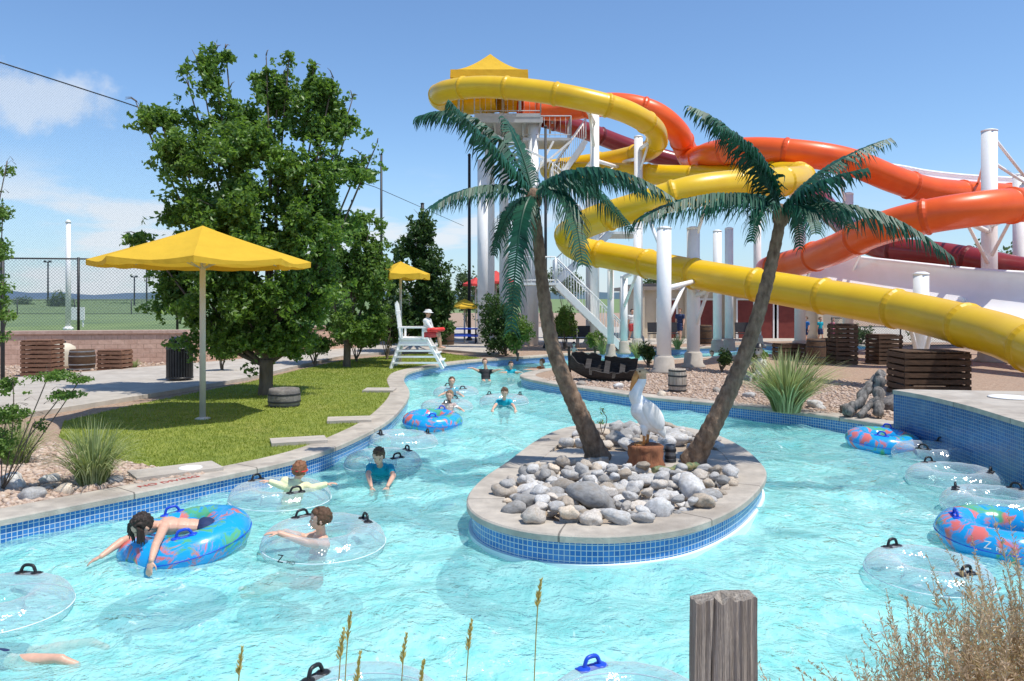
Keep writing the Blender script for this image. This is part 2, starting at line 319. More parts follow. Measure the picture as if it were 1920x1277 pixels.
class B:
    def __init__(s): s.v=[];s.f=[];s.m=[];s.s=[];s.mat=0
    def add(s,vs,fs,smooth=False):
        o=len(s.v); s.v+= [Vector(x) for x in vs]; s.f+=[[i+o for i in f] for f in fs]; s.m+=[s.mat]*len(fs); s.s+=[smooth]*len(fs)
    def box(s,c,size,R=None,taper=1.0):
        c=Vector(c); x,y,z=[a/2 for a in size]
        vs=[Vector((sx*x*(taper if sz>0 else 1),sy*y*(taper if sz>0 else 1),sz*z)) for sz in(-1,1) for sx,sy in((-1,-1),(1,-1),(1,1),(-1,1))]
        if R is not None: vs=[R@q for q in vs]
        s.add([c+q for q in vs],[(3,2,1,0),(4,5,6,7),(0,1,5,4),(1,2,6,5),(2,3,7,6),(3,0,4,7)])
    def beam(s,p0,p1,w,h=None):
        p0=Vector(p0);p1=Vector(p1);d=p1-p0;h=h or w
        s.box((p0+p1)/2,(w,h,d.length),d.to_track_quat('Z','Y').to_matrix())
    def tube(s,pts,rad,n=12,caps=True):
        pts=[Vector(p) for p in pts]; N=len(pts)
        if not isinstance(rad,(list,tuple)): rad=[rad]*N
        vs=[];fs=[]
        ref=None
        for i,p in enumerate(pts):
            t=(pts[min(i+1,N-1)]-pts[max(i-1,0)])
            if t.length<1e-9: t=Vector((0,0,1))
            t.normalize()
            if ref is None:
                a=Vector((0,0,1)) if abs(t.z)<.9 else Vector((0,1,0))
                ref=(a-t*a.dot(t)).normalized()
            else:
                ref=(ref-t*ref.dot(t)).normalized()
            bi=t.cross(ref)
            for k in range(n):
                an=2*math.pi*k/n; vs.append(p+(ref*math.cos(an)+bi*math.sin(an))*rad[i])
        for i in range(N-1):
            for k in range(n):
                k2=(k+1)%n; fs.append((i*n+k,i*n+k2,(i+1)*n+k2,(i+1)*n+k))
        s.add(vs,fs,True)
        if caps:
            o=len(s.v)-len(vs)
            s.f.append([o+k for k in range(n)][::-1]); s.f.append([o+(N-1)*n+k for k in range(n)]); s.m+=[s.mat]*2; s.s+=[False]*2
    def cyl(s,p0,p1,r0,r1=None,n=16): s.tube([p0,p1],[r0,r0 if r1 is None else r1],n)
    def ell(s,c,r,R=None,nu=14,nv=9):
        c=Vector(c)
        if not isinstance(r,(list,tuple,Vector)): r=(r,r,r)
        vs=[Vector((0,0,r[2]))];fs=[]
        for i in range(1,nv):
            a=math.pi*i/nv
            for k in range(nu):
                b=2*math.pi*k/nu; vs.append(Vector((r[0]*math.sin(a)*math.cos(b),r[1]*math.sin(a)*math.sin(b),r[2]*math.cos(a))))
        vs.append(Vector((0,0,-r[2])))
        for k in range(nu): fs.append((0,1+k,1+(k+1)%nu))
        for i in range(nv-2):
            for k in range(nu):
                a=1+i*nu+k;b=1+i*nu+(k+1)%nu; fs.append((a,a+nu,b+nu,b))
        L=len(vs)-1; o=1+(nv-2)*nu
        for k in range(nu): fs.append((o+k,L,o+(k+1)%nu))
        if R is not None: vs=[R@q for q in vs]
        s.add([c+q for q in vs],fs,True)
    def lathe(s,c,prof,n=20,caps=True,R=None):
        c=Vector(c); vs=[];fs=[]
        for r,z in prof:
            for k in range(n):
                a=2*math.pi*k/n; q=Vector((r*math.cos(a),r*math.sin(a),z)); vs.append(c+(R@q if R is not None else q))
        for i in range(len(prof)-1):
            for k in range(n): k2=(k+1)%n; fs.append((i*n+k,i*n+k2,(i+1)*n+k2,(i+1)*n+k))
        s.add(vs,fs,True)
        if caps:
            o=len(s.v)-len(vs)
            s.f.append([o+k for k in range(n)][::-1]); s.f.append([o+(len(prof)-1)*n+k for k in range(n)]); s.m+=[s.mat]*2; s.s+=[False]*2
    def capsule(s,p0,p1,r0,r1,n=12):
        p0=Vector(p0);p1=Vector(p1)
        s.tube([p0,p1],[r0,r1],n); s.ell(p0,r0,nu=n,nv=8); s.ell(p1,r1,nu=n,nv=8)
    def obj(s,name,mats,parent=None,origin=None,**kw):
        return mk(name,s.v,s.f,mats,parent,origin,smooth=s.s,mi=s.m,**kw)
def crom(pts,n=8,closed=False):
    pts=[Vector(p) for p in pts]; N=len(pts); out=[]
    rng=range(N if closed else N-1)
    for i in rng:
        g=lambda j:(pts[j%N] if closed else pts[max(0,min(N-1,j))])
        p0,p1,p2,p3=g(i-1),g(i),g(i+1),g(i+2)
        for k in range(n):
            t=k/n
            out.append(.5*((2*p1)+(-p0+p2)*t+(2*p0-5*p1+4*p2-p3)*t*t+(-p0+3*p1-3*p2+p3)*t**3))
    if not closed: out.append(pts[-1].copy())
    return out
def resample(pts,d):
    out=[pts[0]];acc=0
    for a,b in zip(pts[:-1],pts[1:]):
        L=(b-a).length
        if L==0: continue
        t=d-acc
        while t<=L: out.append(a+(b-a)*(t/L)); t+=d
        acc=(acc+L)%d
    return out
def inpoly(X,Y,poly):
    ins=np.zeros(len(X),bool); n=len(poly); j=n-1
    for i in range(n):
        xi,yi=poly[i][0],poly[i][1]; xj,yj=poly[j][0],poly[j][1]
        if yi!=yj:
            c=((yi>Y)!=(yj>Y))&(X<(xj-xi)*(Y-yi)/(yj-yi)+xi); ins^=c
        j=i
    return ins
def area(p): return .5*sum(p[i-1][0]*p[i][1]-p[i][0]*p[i-1][1] for i in range(len(p)))
def offset(poly,d):
    s=1 if area(poly)>0 else -1; n=len(poly); out=[]
    for i in range(n):
        a=Vector(poly[i-1][:2]);b=Vector(poly[(i+1)%n][:2]); t=(b-a).normalized()
        out.append(Vector((poly[i][0]+t.y*d*s,poly[i][1]-t.x*d*s,0)))
    return out
def sheet(name,poly,z,mat,**kw):
    pts=[Vector((p[0],p[1],z)) for p in poly]
    fs2=[]
    for t in tessellate_polygon([pts]):
        t=list(t); a,b,c=[pts[i] for i in t]
        fs2.append(t if (b-a).cross(c-a).z>0 else t[::-1])
    return mk(name,pts,fs2,mat,origin=(pts[0].x,pts[0].y,z),**kw)
def strip(name,profs,mats,closed,mi=None,parent=None,**kw):
    n=len(profs[0]); arc=[0]
    for i in range(1,n+1): arc.append(arc[-1]+(profs[0][i%n]-profs[0][i-1]).length)
    vs=[p for r in profs for p in r]; fs=[];uv=[];m=[]
    for r in range(len(profs)-1):
        for i in range(n if closed else n-1):
            j=(i+1)%n; f=(r*n+i,r*n+j,(r+1)*n+j,(r+1)*n+i); fs.append(f); m.append(mi[r] if mi else 0)
            dz=abs(profs[r][i].z-profs[r+1][i].z)
            v0,v1=(profs[r][i].z,profs[r+1][i].z) if dz>1e-4 else (0,(profs[r][i]-profs[r+1][i]).length)
            uv+=[(arc[i],v0),(arc[i+1],v0),(arc[i+1],v1),(arc[i],v1)]
    return mk(name,vs,fs,mats,parent,origin=profs[0][0] if parent is None else None,mi=m,uv=uv,**kw)
# ------------------------------------------------------------------ pool, ground
ctrl=[(-8.6,4.3),(-6.6,5.7),(-4.99,7.76),(-4.4,8.53),(-3.68,9.48),(-2.80,10.9),(-2.38,12.6),(-2.2,14.6),(-2.35,18),(-2.95,21.5),(-2.9,24),(-1.6,27.2),(.8,29.6),(4,32.3),(9,35.5),(15,38),(16,35),(12.5,32.2),(8,29.8),(3.5,27),(1.2,24.6),(.25,22.3),(1.0,20.2),(1.9,18.9),(2.9,17.5),(4.6,16.0),(5.8,14.6),(6.5,13.2),(6.6,11.6),(6.4,9.8),(6.1,7),(6.0,5),(5.0,4.15),(0,4.0),(-6,3.9)]
pool=crom([(x,y,0) for x,y in ctrl],8,True)
def atz(poly,z): return [Vector((p.x,p.y,z)) for p in poly]
bm=bmesh.new()
def loopb(pts):
    vs=[bm.verts.new(p) for p in pts]; return [bm.edges.new((vs[i],vs[(i+1)%len(vs)])) for i in range(len(vs))]
hole=offset(pool,.06)
E=loopb([(-1800,-60,GZ),(1800,-60,GZ),(1800,4000,GZ),(-1800,4000,GZ)])+loopb(atz(hole,GZ))
bmesh.ops.triangle_fill(bm,use_beauty=True,edges=E,use_dissolve=False)
for f in bm.faces:
    if f.normal.z<0: f.normal_flip()
for f in [f for f in bm.faces if inpoly(np.array([f.calc_center_median().x]),np.array([f.calc_center_median().y]),hole)[0]]: bm.faces.remove(f)
me=bpy.data.meshes.new('ground'); bm.to_mesh(me); me.materials.append(M['gravel']); go=bpy.data.objects.new('ground',me); COL.objects.link(go); go['kind']='structure'
strip('pool_wall',[atz(pool,.19),atz(pool,-.035),atz(pool,FZ)],[M['tile'],M['floor']],True,mi=[0,1],kind='structure')
mk('pool_floor',[(-12,2,FZ),(20,2,FZ),(20,42,FZ),(-12,42,FZ)],[(0,1,2,3)],M['floor'],kind='structure')
ins=offset(pool,-.035); outl=offset(pool,.40)
strip('pool_coping',[atz(pool,.19),atz(ins,.19),atz(ins,.245),atz(offset(pool,-.02),.262),atz(outl,.262),atz(outl,.1)],[M['coping']],True,kind='structure')
sp=.09
xs=np.arange(-9,16.4,sp); ys=np.arange(3.8,38.4,sp)
XX,YY=np.meshgrid(xs,ys); X=XX.ravel();Y=YY.ravel()
Z=np.zeros_like(X)
for i in range(30):
    a=random.uniform(0,2*math.pi); wl=random.choice([.3,.42,.55,.7,.95,1.4,2.1])*random.uniform(.85,1.2); k=2*math.pi/wl
    Z+=.0062*wl**.85*np.sin(k*(X*math.cos(a)+Y*math.sin(a))+random.uniform(0,6.3)+1.2*np.sin(.7*X+.4*Y*math.cos(i)))
keep=inpoly(X,Y,offset(pool,.1))
nx=len(xs);ny=len(ys)
kp=keep.reshape(ny,nx); q=kp[:-1,:-1]|kp[1:,:-1]|kp[:-1,1:]|kp[1:,1:]
jj,ii=np.nonzero(q); base=jj*nx+ii
faces=np.stack([base,base+1,base+nx+1,base+nx],1)
used=np.unique(faces); rm=-np.ones(nx*ny,int); rm[used]=np.arange(len(used))
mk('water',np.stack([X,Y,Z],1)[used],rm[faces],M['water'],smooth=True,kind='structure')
def GP(l,z=GZ): return [G(u,v,z) for u,v in l]
ci=offset(pool,.41)
leftbank=[p for p in ci[2*8:13*8]]
lawnpoly=[G(300,878),]+[p for p in leftbank if p.y>9.6 and p.y<28]+GP([(905,672),(830,662),(770,664),(640,676),(560,694),(470,716),(360,738),(250,760),(120,790),(110,820),(200,858)])
sheet('lawn',lawnpoly,GZ+.004,M['lawn'],kind='structure')
def blades(name,poly,n,h,w,mat,z0,ybias=1.0,lean=.5,**kw):
    xs_=[p[0] for p in poly]; ys_=[p[1] for p in poly]
    x=np.random.uniform(min(xs_),max(xs_),n*3); y=min(ys_)+(max(ys_)-min(ys_))*np.random.rand(n*3)**ybias
    k=inpoly(x,y,poly); x=x[k][:n]; y=y[k][:n]; n=len(x)
    a=np.random.rand(n)*6.283; hh=h*(.5+np.random.rand(n)*.9); sc=1+np.maximum(0,(y-10))*.05
    ww=w*sc; dx=np.cos(a)*ww; dy=np.sin(a)*ww; lx=np.random.randn(n)*lean*hh; ly=np.random.randn(n)*lean*hh
    v=np.empty((n,3,3)); v[:,0]=np.stack([x-dx,y-dy,np.full(n,z0)],1); v[:,1]=np.stack([x+dx,y+dy,np.full(n,z0)],1); v[:,2]=np.stack([x+lx,y+ly,z0+hh],1)
    f=np.arange(n*3).reshape(n,3); t=np.repeat(np.random.rand(n),3)
    return mk(name,v.reshape(-1,3),f,mat,tint=t,**kw)
blades('lawn_grass',lawnpoly,60000,.034,.005,M['lawnblade'],GZ+.004,1.5,kind='stuff')
pathpoly=GP([(-400,860),(0,792),(150,768),(330,738),(470,713),(560,690),(640,672),(760,661),(830,659),(930,668),(960,655),(930,640),(760,648),(640,654),(430,680),(170,702),(0,716),(-400,740)])
def slab(name,poly,z0,z1,mat,**kw):
    pts=[Vector((p[0],p[1],z1)) for p in poly]; n=len(pts)
    if area(poly)<0: pts.reverse()
    low=[Vector((p.x,p.y,z0)) for p in pts]
    fs=[]
    for t in tessellate_polygon([pts]):
        t=list(t); a,b,c=[pts[i] for i in t]; fs.append(t if (b-a).cross(c-a).z>0 else t[::-1])
    for i in range(n): j=(i+1)%n; fs.append([n+i,n+j,j,i])
    return mk(name,pts+low,fs,mat,origin=(pts[0].x,pts[0].y,z0),**kw)
slab('pavement',pathpoly,GZ-.05,GZ+.09,M['concrete'],kind='structure')
slab('pool_deck_pavement',[(3,38.5),(4,36.3),(9,38.2),(14,40.4),(18,39),(40,39),(40,60),(-6,60),(-3,42)],GZ-.05,GZ+.012,M['concrete'],kind='structure')
def pad(u,v,w,d,rot):
    c=G(u,v,GZ+.01); b=B(); b.box((c.x,c.y,GZ+.02),(w,d,.07),Matrix.Rotation(rot,3,'Z'))
    b.obj('concrete_pad',M['concrete'],origin=(c.x,c.y,GZ),label='flat concrete pad set in the lawn beside coping',category='paving slab',group='concrete pads along the river')
pad(560,829,.8,.45,.35);pad(655,789,.75,.5,.2);pad(712,733,.7,.6,0);pad(330,886,1.0,.5,.65)
c=G(357,878,.3); b=B(); b.lathe((c.x,c.y,.30),[(.14,0),(.14,.012),(.12,.016)],24); b.obj('skimmer_lid',M['white'],origin=(c.x,c.y,.3),label='round white skimmer lid set in the concrete',category='pool lid')
def text(name,s,size,loc,R,mat,parent=None,**kw):
    cu=bpy.data.curves.new('t','FONT'); cu.body=s; cu.size=size; cu.align_x='CENTER'; cu.align_y='CENTER'; cu.extrude=.001
    o=bpy.data.objects.new('t',cu); COL.objects.link(o); dg=bpy.context.evaluated_depsgraph_get(); 
    me=bpy.data.meshes.new_from_object(o.evaluated_get(dg)); bpy.data.objects.remove(o)
    v=[loc+R@x.co for x in me.vertices]; f=[list(p.vertices) for p in me.polygons]
    return mk(name,v,f,mat,parent,origin=None if parent else loc,**kw)
p=G(318,903,.262); text('no_diving_lettering','NO DIVING',.14,Vector((p.x,p.y,.266)),Matrix.Rotation(math.radians(50),3,'Z'),M['textred'],label='faded red NO DIVING lettering painted on coping',category='painted sign')
idx=[i for i,p in enumerate(pool) if p.x>5.95 and 4.6<p.y<13.55]
inn=offset(pool,-.04);o1=offset(pool,-.07);o2=offset(pool,.34)
seg=lambda L,z:[Vector((L[i].x,L[i].y,z)) for i in idx]
wallT=thing('tiled_retaining_wall',seg(pool,0)[0],'tall curved wall faced with small blue tiles and concrete cap','wall')
strip('tile_face',[seg(inn,.80),seg(inn,-.04),seg(inn,FZ)],[M['tileshade'],M['floor']],False,mi=[0,1],parent=wallT)
strip('wall_cap',[seg(inn,.80),seg(o1,.80),seg(o1,.87),seg(o2,.87),seg(o2,.2)],[M['coping']],False,parent=wallT)
a=seg(inn,0)[0];c_=seg(o2,0)[0]
mk('wall_end',[(a.x,a.y,FZ),(c_.x,c_.y,FZ),(c_.x,c_.y,.8),(a.x,a.y,.8)],[(0,1,2,3)],M['tile'],wallT,uv=[(0,0),(.38,0),(.38,.8),(0,.8)])
dk=[Vector((p.x,p.y,0)) for p in seg(o2,0)]
slab('raised_pavement',[ (q.x,q.y) for q in dk]+[(14,4.6),(14,12.4)],GZ-.05,.862,M['concrete'],kind='structure')
c=G(1893,745,.87); b=B(); b.lathe((c.x,c.y,.868),[(.3,0),(.3,.01),(.27,.016)],24); b.obj('skimmer_lid',M['white'],origin=(c.x,c.y,.87),label='round white skimmer lid on the raised deck',category='pool lid')
# ------------------------------------------------------------------ island
IZ=.30
ipx=[(875,935),(893,965),(960,990),(1060,1003),(1180,1003),(1300,985),(1390,945),(1435,897),(1428,868),(1388,835),(1330,810),(1250,796),(1150,793),(1065,800),(1010,822),(950,865),(900,900)]
icp=[G(u,v,IZ) for u,v in ipx]
isl=crom([(p.x,p.y,0) for p in icp],6,True)
isl_t=offset(isl,-.05); isl_i=offset(isl,-.40); isl_b=offset(isl,-.02)
IC=sum((p for p in isl),Vector())/len(isl)
island=thing('island_planter',(IC.x,IC.y,0),'teardrop concrete island with blue tile band in the river','island')
strip('tile_band',[atz(isl_t,IZ-.07),atz(isl_t,.035),atz(isl_b,.03),atz(isl_b,FZ)],[M['tile'],M['plaster']],True,mi=[0,1,1],parent=island)
strip('coping_ring',[atz(isl_t,IZ-.075),atz(isl,IZ-.07),atz(isl,IZ-.015),atz(offset(isl,-.015),IZ),atz(isl_i,IZ),atz(isl_i,IZ-.1)],[M['coping']],True,parent=island)
o=sheet('island_soil',isl_i,IZ-.045,M['soil'],kind=None); o.parent=island; o.location=Vector(o.location)-island.location
midp=[G(u,v,IZ) for u,v in [(985,872),(1080,868),(1160,872),(1240,884),(1320,884),(1385,872),(1380,850),(1330,842),(1250,848),(1140,845),(1065,838),(1020,850)]]
o=slab('island_walk',midp,IZ-.04,IZ-.006,M['concrete']); o.parent=island; o.location=Vector(o.location)-island.location
def rockmesh(seed,name='river_rock'):
    bm=bmesh.new(); bmesh.ops.create_icosphere(bm,subdivisions=3,radius=1)
    off=Vector((seed*3.7,seed*1.3,0))
    for v in bm.verts:
        n=v.co.normalized(); d=noise.noise(n*.9+off)*.42+noise.noise(n*2.2+off)*.17
        v.co=n*(1+d)
    me=bpy.data.meshes.new(name); bm.to_mesh(me); bm.free()
    me.polygons.foreach_set('use_smooth',[True]*len(me.polygons)); me.materials.append(M['rock']); return me
RM=[rockmesh(i) for i in range(14)]
def rock(x,y,z,r,label='smooth grey river rock in the island bed',group='river rocks on the island',me=None,name='river_rock'):
    o=bpy.data.objects.new(name,me or random.choice(RM)); o.location=(x,y,z)
    o.scale=(r*random.uniform(.95,1.3),r*random.uniform(.8,1.05),r*random.uniform(.62,.82)); o.rotation_euler=(random.uniform(-.3,.3),random.uniform(-.3,.3),random.uniform(0,6.28))
    COL.objects.link(o); finish(o,None,label,'rock',group)
fr=[G(u,v,IZ) for u,v in [(936,930),(955,905),(985,886),(1080,876),(1160,880),(1240,890),(1330,890),(1385,890),(1368,920),(1310,955),(1220,976),(1100,984),(1010,976),(955,957)]]
big=[(1112,930,.20),(1298,908,.17),(1060,905,.13),(1190,905,.12),(985,930,.13),(1240,945,.13),(1000,958,.12),(1160,960,.12),(1320,930,.12),(1110,960,.11)]
L0=[]
for u,v,r in big:
    p=G(u,v,IZ+.1); rock(p.x,p.y,IZ+r*.4,r,label='large rounded granite rock in the island bed'); L0.append((p.x,p.y,r))
def fill2(poly,n,rmin,rmax,base,L0,fat=.8):
    xs_=[p[0] for p in poly]; ys_=[p[1] for p in poly]; loc=list(L0); cnt=0
    for t in range(14000):
        if cnt>=n: break
        r=rmin+(rmax-rmin)*random.random()**1.6*(1-t/16000)
        x=random.uniform(min(xs_),max(xs_)); y=random.uniform(min(ys_),max(ys_))
        if not inpoly(np.array([x]),np.array([y]),poly)[0]: continue
        if any((x-a)**2+(y-b_)**2<(fat*(r+c_))**2 for a,b_,c_ in loc): continue
        loc.append((x,y,r)); rock(x,y,base+r*.35,r); cnt+=1
fill2(fr,170,.045,.125,IZ-.02,L0,.72); fill2(fr,50,.06,.10,IZ+.065,L0,1.0)
bk=[G(u,v,IZ) for u,v in [(1055,836),(1075,815),(1150,803),(1250,803),(1320,812),(1370,832),(1345,840),(1250,844),(1150,840)]]
fill2(bk,60,.06,.15,IZ-.01,[],.75)
# ------------------------------------------------------------------ leaves
def leafcloud(lobes,n,size,gap=.0,seed=0,nfreq=1.1,flat=.6,frag=2.6,rag=.24):
    rs=np.random.RandomState(seed); vol=np.array([l[1][0]*l[1][1]*l[1][2] for l in lobes])**.8; vol/=vol.sum()
    pts=[]
    for (c,r),w in zip(lobes,vol):
        m=int(n*w*2.2)+3; d=rs.randn(m,3); d/=np.linalg.norm(d,axis=1)[:,None]
        rr=rs.rand(m)**.42; rr*=1+rag*np.sin(d[:,0]*5+seed)*np.sin(d[:,2]*6+1)+rag*.6*np.sin(d[:,0]*13+d[:,1]*9+seed)*np.sin(d[:,2]*14)
        pts.append(np.array(c)+d*rr[:,None]*np.array(r))
    p=np.concatenate(pts); rs.shuffle(p)
    k=[noise.noise(Vector(q)*nfreq+Vector((seed,0,0)))+.6*noise.noise(Vector(q)*nfreq*frag)>gap for q in p]
    p=p[np.array(k)][:n]; n=len(p)
    nr=rs.randn(n,3); nr[:,2]+=flat; nr/=np.linalg.norm(nr,axis=1)[:,None]
    t=np.cross(nr,rs.randn(n,3)); t/=np.linalg.norm(t,axis=1)[:,None]; b_=np.cross(nr,t)
    s=(size*(.6+.7*rs.rand(n)))[:,None]
    v=np.empty((n,4,3)); v[:,0]=p-t*s*.5; v[:,1]=p+b_*s*.3+nr*s*.12; v[:,2]=p+t*s*.5; v[:,3]=p-b_*s*.3+nr*s*.12
    f=np.arange(n*4).reshape(n,4)
    return v.reshape(-1,3),f,np.repeat(rs.rand(n),4)
def tree(name,base,lobes,n,size,mat,label,cat='tree',trunk_r=.2,gap=-.05,seed=1,fork=.8,nfreq=1.1,group=None,limb=.5,frag=2.6,rag=.24):
    base=Vector(base); T=thing(name,base,label,cat,group)
    b=B(); top=base+Vector((0,0,fork))
    b.tube(crom([base-Vector((0,0,.1)),base+Vector((.02,0,fork*.3)),top+Vector((.03,.0,.0))],4),[trunk_r*1.35]+[trunk_r*1.05]*3+[trunk_r*.95]*5,12)
    rr=random.Random(seed)
    for c,r in lobes:
        c=Vector(c); mid=top.lerp(c,.5)+Vector((0,0,-.12*abs(c.x-top.x)))
        pts=crom([top-Vector((0,0,.15)),mid+Vector((rr.uniform(-.1,.1),rr.uniform(-.1,.1),0)),c,c+Vector((rr.uniform(-.3,.3)*r[0],0,r[2]*.5))],4)
        R=[max(.006,trunk_r*limb*(1-i/(len(pts)-1))**1.2) for i in range(len(pts))]
        b.tube(pts,R,8)
        for k in range(4):
            q=pts[rr.randint(4,len(pts)-2)]; e=q+Vector((rr.uniform(-1,1)*r[0],rr.uniform(-1,1)*r[1],rr.uniform(0,.7)*r[2]))*.8
            b.tube([q,q.lerp(e,.5)+Vector((0,0,.05)),e],[trunk_r*.10,trunk_r*.06,.004],6)
    b.obj('trunk',M['bark'],T)
    v,f,t=leafcloud(lobes,n,size,gap,seed,nfreq,frag=frag,rag=rag)
    mk('crown',v,f,mat,T,tint=t)
    return T
ty=17.8
def lb(u,v,ru,rv,y,dy=0,rd=None):
    p=P(u,v,y+dy); return ((p.x,p.y,p.z),(ru/F*y,(rd if rd else ru/F*y*.9),rv/F*y))
lobes=[lb(385,180,40,80,ty),lb(402,120,20,44,ty,.3),lb(425,115,14,30,ty,.2),lb(355,165,22,40,ty,-.1),lb(520,195,50,75,ty,.2),lb(500,130,18,36,ty),lb(540,130,16,34,ty,.2),lb(592,215,46,72,ty,.4),lb(586,148,18,40,ty,.3),lb(620,170,16,30,ty,.2),lb(300,228,46,26,ty,-.2),lb(450,250,52,58,ty,.2),
 lb(262,210,26,14,ty),lb(340,290,58,44,ty,-.5),lb(460,310,80,80,ty,-.4),lb(580,330,76,70,ty,0),lb(648,255,38,46,ty,.3),lb(655,205,14,28,ty,.2),lb(672,315,44,36,ty,.3),lb(700,285,16,16,ty,.3),lb(355,395,58,42,ty,-.3),lb(440,430,86,74,ty,-.7),
 lb(560,440,80,72,ty,-.3),lb(625,425,46,44,ty,.3),lb(345,490,66,52,ty,.2),lb(440,545,88,72,ty,-.5),lb(545,560,80,70,ty,-.2),lb(612,530,46,48,ty,.4),lb(272,450,38,13,ty),lb(400,620,70,50,ty,.2),lb(500,640,74,46,ty,-.1),lb(578,625,50,38,ty,.4),lb(325,560,48,40,ty,.2)]
tb=G(497,741)
tree('oak_tree',tb,lobes,84000,.125,M['leaf'],'tall leafy green oak growing from the lawn','tree',.16,.0,3,fork=.8,nfreq=1.5,limb=.32,frag=3.0,rag=.36)
tree('columnar_tree',G(790,650),[lb(780,470,35,70,31),lb(795,430,22,38,31),lb(760,520,45,60,31),lb(810,530,42,70,31),lb(780,590,52,52,31),lb(835,570,20,50,31),lb(720,600,30,42,31),lb(800,610,50,35,31)],18000,.17,M['leafdark'],'dark narrow tree beside the lifeguard chair','tree',.2,-.14,5,fork=1.2,rag=.32)
tree('maple_tree',(-5.2,25,GZ),[lb(660,455,52,52,25),lb(690,440,36,42,25),lb(698,520,38,54,25),lb(650,560,56,58,25),lb(615,500,46,58,25),lb(660,615,54,28,25),lb(695,590,34,36,25)],20000,.14,M['leaflight'],'light green bushy tree behind the oak','tree',.12,-.10,6,fork=.8,rag=.32)
def shrub(u0,u1,vt,vb,n,mat,label,size=.1,yy=None,seed=1,cat='shrub',name='garden_shrub'):
    g=G((u0+u1)/2,vb) if yy is None else Vector((((u0+u1)/2-960)/F*yy,yy,GZ)); y=g.y; w=(u1-u0)/2; h=(vb-vt)
    rr=random.Random(seed)
    lobes=[lb((u0+u1)/2+rr.uniform(-.5,.5)*w,vb-h*rr.uniform(.3,.68),w*rr.uniform(.35,.6),h*rr.uniform(.25,.38),y,rr.uniform(-.3,.3)) for _ in range(7)]
    return tree(name,g,lobes,n,size,mat,label,cat,.04,-.16,seed,fork=.2,nfreq=2)
shrub(890,1005,548,668,9000,M['leafdark'],'dark green rounded shrub beside the river',.1,None,11)
shrub(930,1010,590,672,5000,M['leaflight'],'light green shrub at the river edge',.09,None,51)
shrub(1030,1085,560,640,4000,M['leaflight'],'light green shrub near the slide stairs',.1,34,12)
shrub(600,735,580,655,8000,M['leaflight'],'low green hedge at the lawn edge',.12,27,13)
shrub(690,760,560,655,5500,M['leafdark'],'dark shrub behind the lifeguard chair',.1,28,17)
shrub(540,640,620,668,4000,M['leaflight'],'small green plants along the path',.08,25,18)
shrub(380,450,640,680,2500,M['leaflight'],'small green plants below the block wall',.08,23,19)
shrub(850,900,490,600,3000,M['leaffar'],'distant tree beyond the river bend',.2,60,14)
shrub(1020,1100,500,560,3000,M['leaffar'],'distant tree behind the slide tower',.2,70,15)
shrub(1095,1135,612,655,1800,M['leaflight'],'small shrub beside the deck chairs',.08,31,16)
shrub(1560,1640,600,650,2500,M['leafdark'],'dark shrub behind the crates',.1,38,52)
shrub(1690,1780,590,640,2500,M['leaflight'],'green shrub behind the crates',.1,36,53)
shrub(1820,1900,600,655,2500,M['leafdark'],'dark shrub beyond the slide end',.1,34,54)
shrub(1380,1450,640,690,2500,M['leaflight'],'low green plants beside the pirate figure',.07,21,55)
shrub(1330,1375,650,690,1600,M['leafdark'],'low dark plants between columns',.07,23,56)
shrub(1190,1240,640,680,1800,M['leafdark'],'low dark plants behind the boat',.07,25,57)
for i,(u0,u1,vt,yy) in enumerate([(1600,1720,478,60),(1690,1800,470,58),(1760,1870,430,56),(1840,1960,455,55),(1530,1620,500,65),(1180,1290,500,75),(1290,1420,505,75),(1400,1520,500,72),(85,150,540,120),(150,330,560,180),(20,80,555,160),(900,1010,515,80),(560,700,520,90),(700,860,535,110)]):
    shrub(u0,u1,vt,600,3800,M['leaffar'],'distant leafy tree on the skyline',.28,yy,30+i,'tree','distant_tree')
sp_l=[lb(10,320,18,12,9),lb(5,400,22,14,9),lb(-10,470,30,25,9),lb(5,540,20,14,9),lb(15,590,22,12,9),lb(0,640,25,18,9),lb(-40,400,40,60,9),lb(-40,560,50,60,9)]
tree('honey_locust_sapling',(-6.2,9,GZ),sp_l,4200,.05,M['leaflight'],'sparse light green sapling at the planting bed','tree',.02,-.1,21,fork=.8,nfreq=3)
sp_l=[lb(25,725,40,18,8.8),lb(90,705,46,11,8.8),lb(15,775,42,20,8.8),lb(115,742,40,9,8.8),lb(-5,840,45,45,8.8),lb(60,800,30,14,8.8),lb(150,712,22,7,8.8)]
tree('garden_shrub',(-5.7,8.9,GZ),sp_l,5200,.040,M['leaflight'],'loose green shrub in the gravel bed','shrub',.012,.0,22,fork=.15,nfreq=3)
